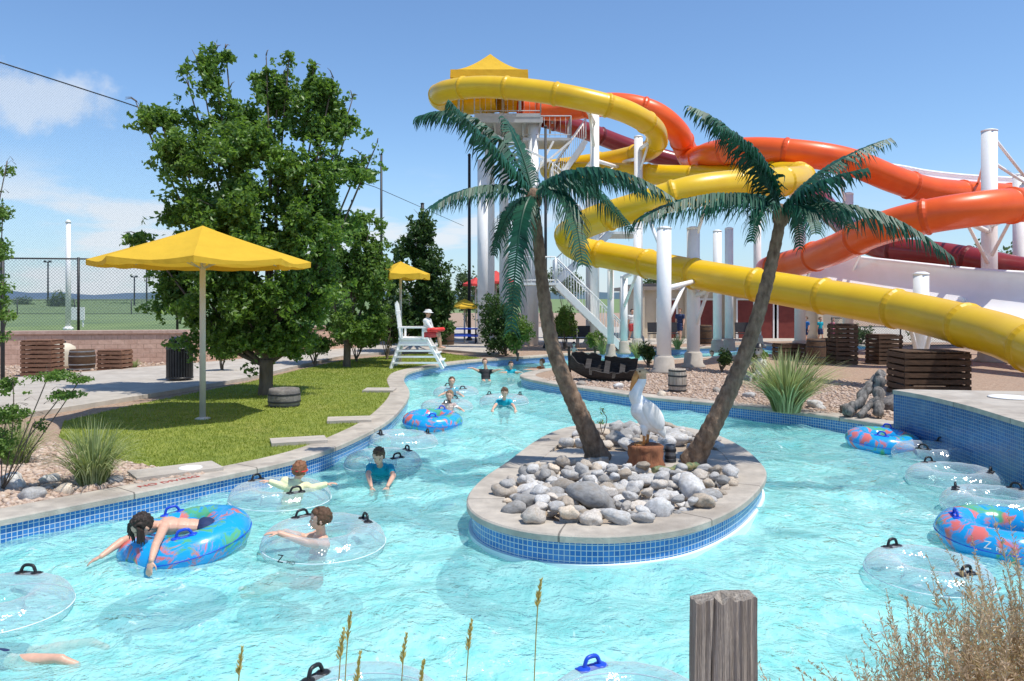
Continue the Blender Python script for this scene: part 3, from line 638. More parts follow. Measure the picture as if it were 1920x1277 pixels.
def clump(name,c,n,h,spread,mat,label,w=.006,droop=.5,seedmat=None,cat='ornamental grass',seed=1,ns=6,group=None,heads=0,base=.08,hm=.9,hair=48,bh=1.0):
    rs=random.Random(seed); c=Vector(c); V=[];Fc=[];T=[]
    for i in range(n):
        a=rs.uniform(0,6.283); L=h*bh*rs.uniform(.6,1.1); out_=spread*rs.random()**.7; r0=base*rs.random()
        p0=c+Vector((math.cos(a)*r0,math.sin(a)*r0,0)); side=Vector((-math.sin(a),math.cos(a),0)); tw=rs.uniform(-1,1)
        side=(side+Vector((math.cos(a),math.sin(a),0))*tw).normalized(); o=len(V); t_=rs.random()
        for k in range(ns):
            t=k/(ns-1); x=out_*t**1.5; z=L*t-droop*out_*t**3
            p=p0+Vector((math.cos(a)*x,math.sin(a)*x,max(.0,z))); ww=w*(1-t)**.6+.0006
            V+= [p-side*ww,p+side*ww]; T+=[t_,t_]
        for k in range(ns-1): Fc.append((o+2*k,o+2*k+1,o+2*k+3,o+2*k+2))
    TH=thing(name,c,label,cat,group)
    mk('grass_blades',V,Fc,mat,TH,tint=T)
    if heads:
        V=[];Fc=[];T=[]
        for i in range(heads):
            a=rs.uniform(0,6.283); L=h*rs.uniform(hm,hm+.45); out_=spread*rs.random()*1.3; pts=[]; cz=rs.uniform(.1,.6)
            for k in range(9):
                t=k/8; pts.append(c+Vector((math.cos(a)*out_*t**1.8,math.sin(a)*out_*t**1.8,L*t-cz*out_*t**4)))
            o=len(V)
            for k,p in enumerate(pts): V+=[p-Vector((.0010,0,0)),p+Vector((.0010,0,0))]; T+=[.3,.3]
            for k in range(8): Fc.append((o+2*k,o+2*k+1,o+2*k+3,o+2*k+2))
            t0=1-.30/L; wf=rs.uniform(.7,1.3); tb_=rs.random()*.5
            for j in range(hair):
                t=t0+(1-t0)*rs.random(); k=min(7,int(t*8)); q=pts[k].lerp(pts[k+1],t*8-k); s=.055*wf*(1.2-(t-t0)/(1-t0))
                d=Vector((rs.uniform(-1,1),rs.uniform(-1,1),rs.uniform(.1,1.5))).normalized()*s*rs.uniform(.4,1); sd=Vector((rs.uniform(-1,1),rs.uniform(-1,1),rs.uniform(-1,1))).normalized()*.0027
                o=len(V); V+=[q-sd*.3,q+d*.6+sd,q+d,q+d*.6-sd]; T+=[tb_+.5*rs.random()]*4; Fc.append((o,o+1,o+2,o+3))
        mk('seed_plumes',V,Fc,seedmat,TH,tint=T)
    return TH
clump('yucca_plant',G(1475,772),620,1.22,1.15,M['yucca'],'spiky pale green yucca in the gravel',.014,.25,seed=3,cat='yucca',base=.25)
clump('ornamental_grass',G(175,908),560,.82,.62,M['greengrass'],'pale striped ornamental grass clump in the gravel bed',.006,.6,seed=4,base=.16)
clump('ornamental_grass',G(30,870),300,.7,.55,M['greengrass'],'green ornamental grass clump in the gravel bed',.006,.6,seed=5,base=.14)
clump('ornamental_grass',G(1130,665),160,.75,.5,M['greengrass'],'tall grass clump behind the wrecked boat',.012,.3,seed=6)
clump('ornamental_grass',G(1195,672),160,.7,.5,M['greengrass'],'tall grass clump beside the slide columns',.012,.3,seed=8)
clump('ornamental_grass',G(1270,655),120,.7,.5,M['greengrass'],'grass clump between the slide columns',.014,.3,seed=9)
clump('ornamental_grass',G(620,650),120,.7,.5,M['greengrass'],'grass clump along the path edge',.014,.3,seed=19)
clump('ornamental_grass',G(250,692),80,.35,.4,M['greengrass'],'low grass clump in the mulch',.012,.3,seed=29)
for i,(x,y,h) in enumerate([(.92,2.45,.90),(1.04,2.45,1.0),(1.18,2.5,1.08),(1.34,2.55,1.18),(1.5,2.6,1.28),(1.66,2.6,1.36),(1.28,2.3,1.04),(1.46,2.35,1.16),(1.8,2.7,1.40),(1.62,2.4,1.24),(1.12,2.25,.92),(1.95,2.9,1.42),(1.78,2.45,1.29),(1.4,2.15,1.02),(1.56,2.2,1.12)]):
    clump('feather_reed_grass',(x,y,GZ),60,h*.88,.32,M['drygrass'],'feathery tan reed grass on the near bank',.0022,.4,M['drygrass'],'reed grass',40+i,7,'reed grass clumps on the near bank',heads=84,base=.12,hm=.68,hair=80,bh=.75)
def stem(u,vt,y,label='single wheat-like seed stem rising from the bank'):
    top=P(u,vt,y); T=thing('wheat_stem',(top.x-.03,y,GZ),label,'grass stem','seed stems on the near bank')
    pts=crom([(top.x-.03,y,GZ),(top.x-.03,y,(GZ+top.z)/2),(top.x-.015,y,top.z-.15),(top.x,y,top.z)],4)
    b=B(); b.tube(pts,.0018,6); b.obj('stalk',M['seed'],T)
    V=[];Fc=[];Tn=[]; rs=random.Random(u)
    for j in range(80):
        t=rs.random(); q=pts[-1]+(pts[-3]-pts[-1])*t*1.9; s=.022*(.5+.7*t); d=Vector((rs.uniform(-.6,.6),rs.uniform(-.6,.6),1)).normalized()*s
        sd=Vector((rs.uniform(-1,1),rs.uniform(-1,1),0)).normalized()*.0026; o=len(V); V+=[q,q+d*.5+sd,q+d,q+d*.5-sd]; Tn+=[rs.random()]*4; Fc.append((o,o+1,o+2,o+3))
    mk('seed_head',V,Fc,M['seed'],T,tint=Tn)
for u,v in ((658,1150),(645,1180),(1015,1088),(762,1190),(885,1165),(455,1212),(676,1225),(795,1240)): stem(u,v,2.3+(u%5)*.06)
def pebbles(name,poly,n,r0,r1,z,seed):
    rs=np.random.RandomState(seed); xs_=[p[0] for p in poly]; ys_=[p[1] for p in poly]
    x=rs.uniform(min(xs_),max(xs_),n*3); y=rs.uniform(min(ys_),max(ys_),n*3); k=inpoly(x,y,poly); x=x[k][:n];y=y[k][:n];n=len(x)
    bm=bmesh.new(); bmesh.ops.create_icosphere(bm,subdivisions=1,radius=1); bv=np.array([v.co[:] for v in bm.verts]); bf=np.array([[v.index for v in f.verts] for f in bm.faces]); bm.free()
    s=(r0+(r1-r0)*rs.rand(n)**2)[:,None]*(.6+.8*rs.rand(n,3)); s[:,2]*=.6
    V=bv[None]*s[:,None,:]*(1+.25*rs.randn(n,len(bv),1)*.5); a=rs.rand(n)*6.28; c,s2=np.cos(a)[:,None],np.sin(a)[:,None]
    vx=V[:,:,0]*c-V[:,:,1]*s2; vy=V[:,:,0]*s2+V[:,:,1]*c
    V=np.stack([vx+x[:,None],vy+y[:,None],V[:,:,2]+z+s[:,2:3]*.3],2)
    Fc=(bf[None]+(np.arange(n)*len(bv))[:,None,None]).reshape(-1,3)
    return mk(name,V.reshape(-1,3),Fc,M['pebble'],smooth=True,kind='stuff')
pebbles('gravel_bed',[(p.x,p.y) for p in GP([(-60,880),(100,830),(200,862),(310,880),(385,890),(200,915),(0,955),(-80,970)])],5200,.012,.05,GZ,1)
pebbles('gravel_bed',[(p.x,p.y) for p in GP([(1010,712),(1100,695),(1300,690),(1500,700),(1720,735),(1690,790),(1560,778),(1300,748),(1100,725)])],9000,.02,.05,GZ,2)
pebbles('gravel_bed',[(p.x,p.y) for p in GP([(0,705),(170,695),(360,680),(420,668),(360,655),(0,670)])],2500,.03,.07,GZ,3)
for u,v,r in ((60,935,.14),(120,925,.1),(20,915,.16),(215,905,.08),(95,905,.12)):
    p=G(u,v); rock(p.x,p.y,GZ+r*.3,r,'tan landscaping stone in the gravel bed','landscaping stones')
# ------------------------------------------------------------------ palms
def palm(base,pts,r0,r1,fronds,label,seed):
    T=thing('artificial_palm_tree',base,label,'palm tree')
    path=crom(pts,8); b=B(); fine=resample(path,.035); n2=len(fine)
    R=[(r0+(r1-r0)*(i/(n2-1))**.7)*(1.0+.10*((i%4)/3.0))+(.05*math.exp(-i*.25)) for i in range(n2)]
    b.tube(fine,R,16); b.obj('trunk',M['trunkpalm'],T)
    top=path[-1]
    b=B(); b.ell(top,(.11,.11,.16)); b.obj('crown_shaft',M['trunkpalm'],T)
    rs=random.Random(seed)
    for (m,e,w) in fronds:
        w*=1.05
        c0=top+Vector((0,0,.05)); mm=Vector(m);ee=Vector(e)
        cp=mm*2-(c0+ee)*.5
        pt=lambda t:(c0*(1-t)**2+cp*2*t*(1-t)+ee*t*t)
        V=[];Fc=[];Tn=[]
        def q(vs,t_):
            o=len(V); V.extend(vs); Tn.extend([t_]*len(vs)); return o
        n=40; pp=[pt(i/n) for i in range(n+1)]
        bb=B(); bb.tube(pp,[.022*(1-.8*i/n) for i in range(n+1)],6); o=q(bb.v,.35); Fc+=[[i+o for i in f] for f in bb.f]
        L=sum((pp[i+1]-pp[i]).length for i in range(n)); cnt=int(L/.030)
        for sd in (-1,1):
            for i in range(cnt):
                t=.09+.91*i/cnt; p=pt(t); tg=(pt(min(1,t+.02))-pt(t-.02)).normalized()
                up=Vector((0,0,1)); side=tg.cross(up)
                if side.length<.25: side=Vector((0,1,0)).cross(tg)*.6+side
                side=side.normalized()*sd
                nrm=side.cross(tg)*sd
                prof=min(1,t*3.2+.35)*(1-.55*max(0,(t-.55)/.45)); ln=w*prof*rs.uniform(.75,1.18)
                drp=rs.uniform(.3,.85)
                d0=(side*.85+tg*.45+nrm.normalized()*.12).normalized(); d1=(side*.5+tg*.4-up*drp*1.1).normalized(); d2=(side*rs.uniform(.0,.4)+tg*rs.uniform(.0,.6)-up*1.0).normalized()
                a0=p; a1=a0+d0*ln*.35; a2=a1+d1*ln*.4; a3=a2+d2*ln*.40
                wd=tg*(.0125+.003*rs.random()); t_=rs.random()
                o=q([a0-wd,a0+wd,a1-wd*1.1,a1+wd*1.1,a2-wd*.75,a2+wd*.75,a3],t_)
                Fc+=[[o,o+1,o+3,o+2],[o+2,o+3,o+5,o+4],[o+4,o+5,o+6]]
        mk('frond',V,Fc,M['palmleaf'],T,tint=Tn)
    return T
yl=10.3
lp=lambda u,v,dy=0:P(u,v,yl+dy)
bp_=G(1122,862,IZ-.02)
palm(bp_,[bp_,P(1098,800,10.35),P(1062,720,10.3),P(1034,640,10.3),P(1018,540,10.3),P(1008,440,10.3),P(1000,375,10.3)],.135,.062,
 [(lp(905,235,.1),lp(782,222,.15),.42),(lp(925,285,-.3),lp(840,190,-.5),.36),(lp(975,280,.2),lp(946,222,.3),.36),
  (lp(900,352,-.4),lp(806,392,-.8),.40),(lp(975,430,-.4),lp(958,625,-.45),.36),(lp(1120,320,-.5),lp(1262,372,-.9),.48),
  (lp(1060,375,-.5),lp(1092,500,-.9),.38),(lp(1085,345,.5),lp(1185,435,1.0),.40),(lp(1090,325,.8),lp(1215,365,1.4),.38),(lp(955,400,.6),lp(925,480,1.0),.30)],
 'curved artificial palm with dark green drooping metal fronds',1)
br_=G(1298,868,IZ-.02)
palm(br_,[br_,P(1335,800,10.1),P(1378,710,10.1),P(1412,620,10.1),P(1438,530,10.1),P(1456,450,10.1),P(1464,405,10.1)],.13,.065,
 [(P(1395,275,10.1),P(1292,202,10.2),.42),(P(1420,300,9.8),P(1345,238,9.6),.34),(P(1545,320,10.1),P(1662,262,10.3),.38),(P(1530,350,9.7),P(1625,318,9.4),.36),
  (P(1335,368,9.7),P(1200,412,9.3),.50),(P(1620,395,9.8),P(1785,482,9.4),.50),(P(1430,390,9.8),P(1408,455,9.6),.3),(P(1510,390,9.7),P(1530,440,9.4),.32),
  (P(1530,375,10.5),P(1600,430,11),.38),(P(1400,365,10.6),P(1320,400,11.1),.38),(P(1490,400,10.4),P(1500,470,10.6),.26)],
 'leaning artificial palm with dark green arching metal fronds',2)
# ------------------------------------------------------------------ pelican & stump
sb=G(1211,872,IZ-.006)
b=B(); b.lathe((sb.x,sb.y,sb.z),[(.25,-.02),(.225,.04),(.21,.09),(.215,.15),(.205,.2),(.215,.245),(.19,.262)],36)
b.v=[v+Vector((v.x-sb.x,v.y-sb.y,0))*(.16*noise.noise(v*9)+.10*noise.noise(Vector((v.x*26,v.y*26,v.z*4)))) for v in b.v]
b.obj('tree_stump',M['stump'],origin=sb,label='reddish brown cut tree stump pedestal on the island',category='tree stump')
pz=sb.z+.262
PT=thing('pelican_statue',(sb.x,sb.y,pz),'painted white pelican statue standing on a stump','pelican statue')
def remesh(b,name,mats,parent,vox=.006,sm=3,origin=None,**kw):
    me=bpy.data.meshes.new('tmp'); me.from_pydata([tuple(v) for v in b.v],[],[tuple(f) for f in b.f])
    o=bpy.data.objects.new('tmp',me); COL.objects.link(o)
    r=o.modifiers.new('r','REMESH'); r.mode='VOXEL'; r.voxel_size=vox
    s=o.modifiers.new('s','SMOOTH'); s.factor=.5; s.iterations=sm
    dg=bpy.context.evaluated_depsgraph_get(); m2=bpy.data.meshes.new_from_object(o.evaluated_get(dg)); bpy.data.objects.remove(o); bpy.data.meshes.remove(me)
    v=np.empty(len(m2.vertices)*3); m2.vertices.foreach_get('co',v); v=v.reshape(-1,3); f=[list(p.vertices) for p in m2.polygons]; bpy.data.meshes.remove(m2)
    return mk(name,v,f,mats,parent,origin,smooth=True,**kw)
KS=.95
O=Vector((sb.x,sb.y,pz)); q=lambda x,y,z:O+Vector((x,y,z))*KS
RY=lambda d:Matrix.Rotation(math.radians(d),3,'Y')
b=B()
b.ell(q(.03,0,.38),(.225,.16,.155),RY(58)); b.ell(q(-.05,0,.46),(.15,.14,.15)); b.ell(q(.12,0,.25),(.12,.11,.09),RY(48)); b.ell(q(.19,0,.18),(.08,.06,.03),RY(38))
nk=crom([q(-.07,0,.54),q(-.14,-.01,.64),q(-.11,-.01,.75),q(-.055,-.01,.85),q(-.05,-.01,.94)],5)
b.tube(nk,[.10-.055*i/(len(nk)-1) for i in range(len(nk))],12); b.ell(q(-.065,-.01,.965),(.074,.053,.057)); b.capsule(q(-.01,-.01,.98),q(.05,-.01,.95),.02,.008)
b.capsule(q(-.03,-.06,.24),q(-.03,-.065,.13),.055,.024); b.capsule(q(.04,.06,.24),q(.04,.065,.13),.055,.024)
bo=remesh(b,'body',[M['feather'],M['headfeather']],PT,.008,4)
for p_ in bo.data.polygons:
    if p_.center.z>.83: p_.material_index=1
for s in(-1,1):
    b=B(); b.ell(q(.08,s*.138,.40),(.205,.045,.11),RY(58)); b.ell(q(.16,s*.11,.25),(.14,.03,.06),RY(60)); b.ell(q(.19,s*.08,.19),(.11,.022,.04),RY(62))
    remesh(b,'wing',M['featherdark'],PT,.008,2)
b=B(); b.tube([q(-.11,-.01,.965),q(-.155,-.015,.87),q(-.19,-.02,.75),q(-.19,-.02,.60)],[.038,.034,.026,.011],10); b.ell(q(-.145,-.015,.82),(.038,.028,.12))
b.obj('bill',M['beak'],PT)
for x_,s in((-.03,-1),(.04,1)):
    b=B(); b.tube([q(x_,s*.065,.16),q(x_-.005,s*.065,.07),q(x_-.01,s*.065,.018)],[.025,.018,.022],8)
    for a in(-.5,0,.5): b.capsule(q(x_-.01,s*.065,.014),q(x_-.13*math.cos(a),s*.065+.10*math.sin(a),.010),.014,.009,8)
    b.ell(q(x_-.06,s*.065,.010),(.065,.05,.008))
    b.obj('foot',M['beak'],PT)
for yy in(-.062,.042): b=B(); b.ell(q(-.09,yy,.975),.012); b.obj('eye',M['iris'],PT)
def barrel(c,r,h,mats,label,name='wooden_barrel',cat='barrel',hoops=4,bulge=1.12):
    c=Vector(c); T=thing(name,c,label,cat); b=B(); pr=[(r*(1+(bulge-1)*(1-((z-.5)*2)**2)),z*h) for z in [i/8 for i in range(9)]]
    b.lathe(c,[(r*.9,0)]+pr+[(r*.93,h),(r*.9,h-.02)],22); b.obj('staves',mats[0],T)
    for t in [.08,.3,.7,.92][:hoops]:
        b=B(); rr=r*(1+(bulge-1)*(1-((t-.5)*2)**2))+.006; b.lathe(c+Vector((0,0,t*h)),[(rr,-.018),(rr+.003,0),(rr,.018)],22,False)
        b.obj('hoop',mats[1],T)
    return T
c=G(1257,866,IZ-.006); barrel(c,.065,.22,(M['silver'],M['darkmetal']),'small dented metal can beside the stump','metal_can','can',3,bulge=1.04)
def log(name,p0,p1,r,mat,label,cat='log',seed=1):
    p0=Vector(p0);p1=Vector(p1); b=B(); n=14; pts=[p0.lerp(p1,i/n)+Vector((0,noise.noise(Vector((i*.3,seed,0)))*r*1.5,noise.noise(Vector((i*.3,seed,5)))*r*.5)) for i in range(n+1)]
    b.tube(pts,[r*(.7+.5*abs(noise.noise(Vector((i*.5,seed*2,1))))) for i in range(n+1)],10); b.obj(name,mat,origin=p0,label=label,category=cat)
log('driftwood_log',G(985,884,IZ)+Vector((0,0,.05)),G(1140,868,IZ)+Vector((0,0,.04)),.06,M['driftwood'],'pale weathered driftwood log lying across the rocks')
log('painted_log',G(1225,898,IZ)+Vector((0,0,.10)),G(1310,880,IZ)+Vector((0,0,.04)),.05,M['snake'],'small green and tan painted log on the rocks',seed=4)
sl=[lb(1130,772,6,12,11.8),lb(1128,792,8,6,11.8)]
tree('garden_sprig',G(1130,815,IZ),sl,60,.035,M['leaflight'],'small leafy seedling among the island rocks','plant',.005,-.5,77,fork=.15)
# ------------------------------------------------------------------ slides
def slide(name,pts,r,mat,label,step=2.7,n=24):
    path=crom([P(*p) for p in pts],12); path=resample(path,.06)
    T=thing(name,path[0],label,'water slide'); k=int(step/.06)
    R=[r*1.085 if (i%k) in (10,11) else r for i in range(len(path))]
    b=B(); b.tube(path,R,n,caps=False)
    for i in range(len(path)-1):
        if (i%k) in (9,10,11):
            for j in range(n): b.m[i*n+j]=1; b.s[i*n+j]=False
    b.obj('flume_tube',[mat,M[{'yellow_fibreglass':'yellowflange','orange_fibreglass':'orangeflange','maroon_fibreglass':'maroonflange'}[mat.name]]],T)
    return path
SR=.46
slide('yellow_water_slide',[(935,192,38),(870,197,38.5),(826,188,37),(832,172,35),(900,163,33.5),(1000,170,32.5),(1100,188,32),(1180,212,32.5),(1228,245,34),(1222,278,36),(1160,298,38),(1080,310,39.5),(1030,318,39.5),(1060,322,38),(1150,324,37),(1300,330,35),(1430,326,32),(1495,328,29.5),(1500,336,27),(1450,342,25.2),(1400,345,24.5),(1300,357,24),(1200,387,24.5),(1110,415,25.5),(1066,442,26.8),(1090,468,28),(1180,487,27),(1300,513,24.5),(1500,548,21.8),(1700,583,19),(1850,621,16.6),(1930,650,15.2),(2080,708,13)],SR,M['yellow'],'long yellow enclosed tube slide winding down from the tower',step=2.2)
slide('orange_water_slide',[(975,200,37),(1050,205,37.5),(1150,196,36.3),(1222,210,36),(1268,245,36.5),(1285,280,37.5),(1300,300,37),(1340,287,34),(1420,282,32),(1520,290,31),(1600,306,31),(1680,338,31.5),(1750,358,32),(1850,366,33),(1960,372,34),(2060,385,32),(2090,395,28),(2000,384,25.5),(1920,384,24.5),(1830,392,24),(1730,408,24.5),(1640,433,26),(1570,466,28),(1500,490,30.5),(1440,508,33),(1500,520,35),(1600,545,33),(1800,592,28),(1920,606,25),(2060,625,22)],.53,M['orange'],'bright orange enclosed tube slide with large loops')
slide('maroon_water_slide',[(1020,222,40),(1100,246,41),(1180,276,42),(1260,300,42),(1350,320,42),(1450,320,41),(1510,340,40),(1560,400,36),(1610,445,33),(1660,465,31),(1780,480,29),(1920,508,27),(2050,535,25)],.46,M['maroon'],'dark maroon enclosed tube slide behind the orange one')
def flume(pts,r,label,dep=.8,tilt=0.0):
    path=resample(crom([P(*p) for p in pts],10),.25); T=thing('open_flume_slide',path[0],label,'water slide'); V=[];Fc=[]; n=14
    for i,p in enumerate(path):
        t=(path[min(i+1,len(path)-1)]-path[max(0,i-1)]).normalized(); sd=t.cross(Vector((0,0,1))).normalized(); up=sd.cross(t)
        # banked trough: rotate about the travel direction
        ct,st=math.cos(tilt),math.sin(tilt); sd,up=sd*ct+up*st,up*ct-sd*st
        ring=[(math.cos(a)*r,math.sin(a)*r*dep) for a in [math.pi+math.pi*k/n for k in range(n+1)]]
        ring=[(-r-.1,-.06),(-r-.1,.0)]+ring+[(r+.1,.0),(r+.1,-.06)]+[(math.cos(a)*(r+.03),math.sin(a)*(r*dep+.03)-.01) for a in [2*math.pi-math.pi*k/n for k in range(n+1)]]
        V+=[p+sd*x+up*z for x,z in ring]; m=len(ring)
    for i in range(len(path)-1):
        for k in range(m): k2=(k+1)%m; Fc.append((i*m+k,i*m+k2,(i+1)*m+k2,(i+1)*m+k))
    mk('flume_channel',V,Fc,M['whiteslide'],T,smooth=True); return path
# trough banked towards the river so that its sunlit white inside shows
flume([(1480,500,33),(1580,515,30),(1700,532,27),(1800,545,25),(1920,556,23),(2080,572,20.5)],.95,'wide white open flume descending beside the building',.5,-.75)
flume([(1640,322,33),(1700,328,33),(1760,338,33.4),(1840,346,34.3),(1960,352,35.5),(2080,358,36)],.62,'white open flume at the top beside the orange slide',.5,-.8)
def column(u,vt,y,r,arms=(),label='tall white steel column supporting the slides',basecone=True):
    x=(u-960)/F*y; top=P(u,vt,y).z; T=thing('support_column',(x,y,GZ),label,'support column','white slide support columns')
    b=B(); b.cyl((x,y,GZ),(x,y,top),r,r,20); b.lathe((x,y,top-.002),[(r*1.04,0),(r*1.04,.05),(r*.5,.09)],20); b.obj('post',M['white'],T)
    if basecone:
        b=B(); b.lathe((x,y,GZ),[(r*1.9,0),(r*1.9,.06),(r*1.5,.14),(r*1.35,.45),(r*1.05,.5)],20); b.obj('base_collar',M['concrete'],T)
    for (u2,v2,y2) in arms:
        e=P(u2,v2,y2); b=B(); s=Vector((x,y,e.z-.25)); s2=Vector((x,y,e.z-1.4 if e.z-1.4>GZ else GZ+.3))
        b.cyl(s,e,.09,.07,10); b.cyl(s2,s.lerp(e,.7),.06,.05,10); b.obj('bracket_arm',M['white'],T)
    return T
column(1245,430,23.1,.21,[(1200,400,24.5),(1300,528,24)])
column(1300,430,24.9,.20,[(1340,370,24.3),(1340,540,24)])
column(1345,435,32,.17,[(1300,345,35)]); column(1367,430,33,.17)
column(1115,212,33.5,.19,[(1100,205,32),(1165,315,37),(1090,325,39)])
column(1197,258,35.5,.19,[(1225,262,34.5),(1160,305,38)])
column(1500,296,31.5,.21,[(1530,300,31),(1470,345,27),(1540,480,29)])
column(1590,365,31.5,.20,[(1640,445,27),(1560,320,31)])
column(1855,247,27.2,.25,[(1920,395,24.6),(1790,405,24.2),(1930,515,27),(1800,560,25)])
column(1727,516,20.6,.19,[(1760,600,18.8),(1690,590,19.2)])
column(1910,330,30,.2,[(1860,372,33)])
column(1170,520,31,.14,[(1210,500,27)]); column(1195,430,33,.16); column(1105,330,38,.17); column(1145,470,29,.12,[(1150,490,27.5)])
column(1420,345,36,.17,[(1440,335,32)])
for a,c in ((P(1855,247,27.2),P(1920,330,29)),(P(1855,300,27.2),P(1925,345,30)),(P(1857,262,27.2),P(1832,350,33))):
    b=B(); b.cyl(a,c,.055,.055,8); b.obj('bracing_rod',M['white'],origin=a,label='white diagonal bracing rod between slide columns',category='bracing')
tc_=Vector((-.2,38.2,GZ)); TW=thing('slide_tower',tc_,'tall white slide tower with platform, stairs and yellow canopies','tower')
PZ=10.7
for (ux,yy,vt) in ((905,36.3,300),(918,38.4,188),(945,40.5,200),(1000,36.6,235),(985,40.5,200)):
    xx=(ux-960)/F*yy; b=B(); b.cyl((xx,yy,GZ),(xx,yy,P(ux,vt,yy).z),.24,.24,20); b.obj('leg',M['white'],TW)
b=B(); b.box((-.2,38.3,PZ),(3.0,4.6,.16)); b.box((1.6,37.5,9.7),(2.2,2.2,.12))
for yy in(36.1,40.5): b.box((-.2,yy,PZ-.2),(3.2,.16,.24))
for xx in (-1.6,-.8,.6,1.3): b.box((xx,38.3,PZ-.24),(.1,4.4,.18))
b.obj('platform',M['deckgrey'],TW)
def rail(b,pts,h=1.05,sp=.18,z0=0):
    for a,c in zip(pts[:-1],pts[1:]):
        a=Vector(a);c=Vector(c); U=Vector((0,0,h)); b.cyl(a+U,c+U,.028,.028,8); b.cyl(a+U*.1,c+U*.1,.02,.02,6)
        n=max(1,int((c-a).length/sp))
        for i in range(n+1):
            p=a.lerp(c,i/n); b.cyl(p,p+U,.009 if i not in(0,n) else .03,None,6)
b=B(); rail(b,[(-1.7,36,PZ+.1),(1.3,36,PZ+.1),(1.3,37,PZ+.1)],.95,.24); rail(b,[(.5,36.4,9.8),(2.7,36.4,9.8),(2.7,38.6,9.8)],.95,.24); b.obj('guard_railing',M['deckgrey'],TW)
b=B()
def flight(b,a,c,w=1.2,n=14):
    a=Vector(a);c=Vector(c); d=c-a
    for i in range(n):
        p=a+d*((i+.5)/n); b.box((p.x,p.y,p.z),(abs(d.x)/n+.08,w,.05))
    for s in(-.5,.5):
        o_=Vector((0,s*w,0)); b.beam(a+o_,c+o_,.08,.25)
        rail(b,[a+o_+Vector((0,0,.1)),c+o_+Vector((0,0,.1))],.95,.16)
x0=P(1168,640,33).x; x1=P(1042,540,33).x
flight(b,(x0,33,GZ),(x1,33,3.0)); b.box(((x1-.7),33.7,3.0),(1.4,2.8,.1)); rail(b,[(x1-1.4,32.4,3.05),(x1-.05,32.4,3.05)])
flight(b,(x1,34.5,3.0),(x1+2.4,34.5,5.2)); b.box((x1+3,35.2,5.2),(1.4,2.8,.1)); flight(b,(x1+2.4,36,5.2),(x1,36,7.4)); b.box((x1-.6,36.7,7.4),(1.3,2.6,.1)); flight(b,(x1,37.4,7.4),(x1+1.6,37.4,9.7))
b.obj('staircase',M['whitewood'],TW)
def hipcanopy(c,w,d,h,z,flap=.35):
    x,y=c; k=[(-w/2,-d/2),(w/2,-d/2),(w/2,d/2),(-w/2,d/2)]; V=[];Fc=[]; N=8
    for j in range(N+1):
        t=j/N; s=(1-t); zz=z+h*(t**1.5)
        for (a,b_) in k: V.append((x+a*s,y+b_*s,zz))
    for j in range(N):
        for i in range(4): i2=(i+1)%4; Fc.append((j*4+i,j*4+i2,(j+1)*4+i2,(j+1)*4+i))
    o=len(V)
    for (a,b_) in k: V.append((x+a*1.01,y+b_*1.01,z-flap))
    for i in range(4): i2=(i+1)%4; Fc.append((o+i,o+i2,i2,i))
    return V,Fc
for (cx,cy,w,zz,h) in ((-1.0,36.6,3.4,12.45,1.2),(-.2,39.3,3.2,12.6,1.0),(.75,38.9,2.9,12.2,1.0)):
    V,Fc=hipcanopy((cx,cy),w,w,h,zz); mk('canopy',V,Fc,M['canvas'],TW)
    for sx in(-1,1):
        for sy in(-1,1): b=B(); b.cyl((cx+sx*w*.40,cy+sy*w*.40,PZ),(cx+sx*w*.40,cy+sy*w*.40,zz),.05,.05,8); b.obj('canopy_post',M['deckgrey'],TW)
b=B(); 
for i in range(7): b.box((1.3+.2*i,36.3,8.6-.05*i),(.05,2,.05))
b.beam((-2,36.1,PZ-.3),(1.8,36.1,8.6),.1); b.beam((1.9,36.4,9.6),(1.0,36.4,7.9),.09); b.beam((2.7,36.4,9.6),(1.0,36.6,8.2),.09); b.obj('braces',M['white'],TW)
# ------------------------------------------------------------------ building
bx0=P(1190,600,43).x; bx1=P(1580,600,43).x
BT=thing('pool_building',((bx0+bx1)/2,43,GZ),'low cream stucco pool building with dark red doors','building')
b=B(); b.box(((bx0+bx1)/2,46,GZ+1.3),(bx1-bx0,6,2.6)); b.obj('wall',M['buildwall'],BT)
b=B(); b.box(((bx0+bx1)/2,46,GZ+2.7),(bx1-bx0+.8,6.8,.2)); b.box(((bx0+bx1)/2,46,GZ+2.88),(bx1-bx0-.4,5.6,.18)); b.obj('roof',M['roof'],BT)
for u,w in((1330,1.0),(1398,.9),(1435,1.2),(1472,1.2),(1250,1.0)):
    xx=(u-960)/F*43; b=B(); b.box((xx,42.97,GZ+1.02),(w,.06,2.04)); d=b.obj('door',M['doorred'],BT)
    b=B(); b.box((xx-w/2-.04,42.96,GZ+1.04),(.08,.1,2.08)); b.box((xx+w/2+.04,42.96,GZ+1.04),(.08,.1,2.08)); b.box((xx,42.96,GZ+2.12),(w+.16,.1,.08)); b.obj('door_frame',M['white'],d)
for u in(1205,1290,1365,1540): xx=(u-960)/F*42.6; b=B(); b.box((xx,42.8,GZ+1.3),(.25,.25,2.6)); b.obj('pillar',M['buildwall'],BT)
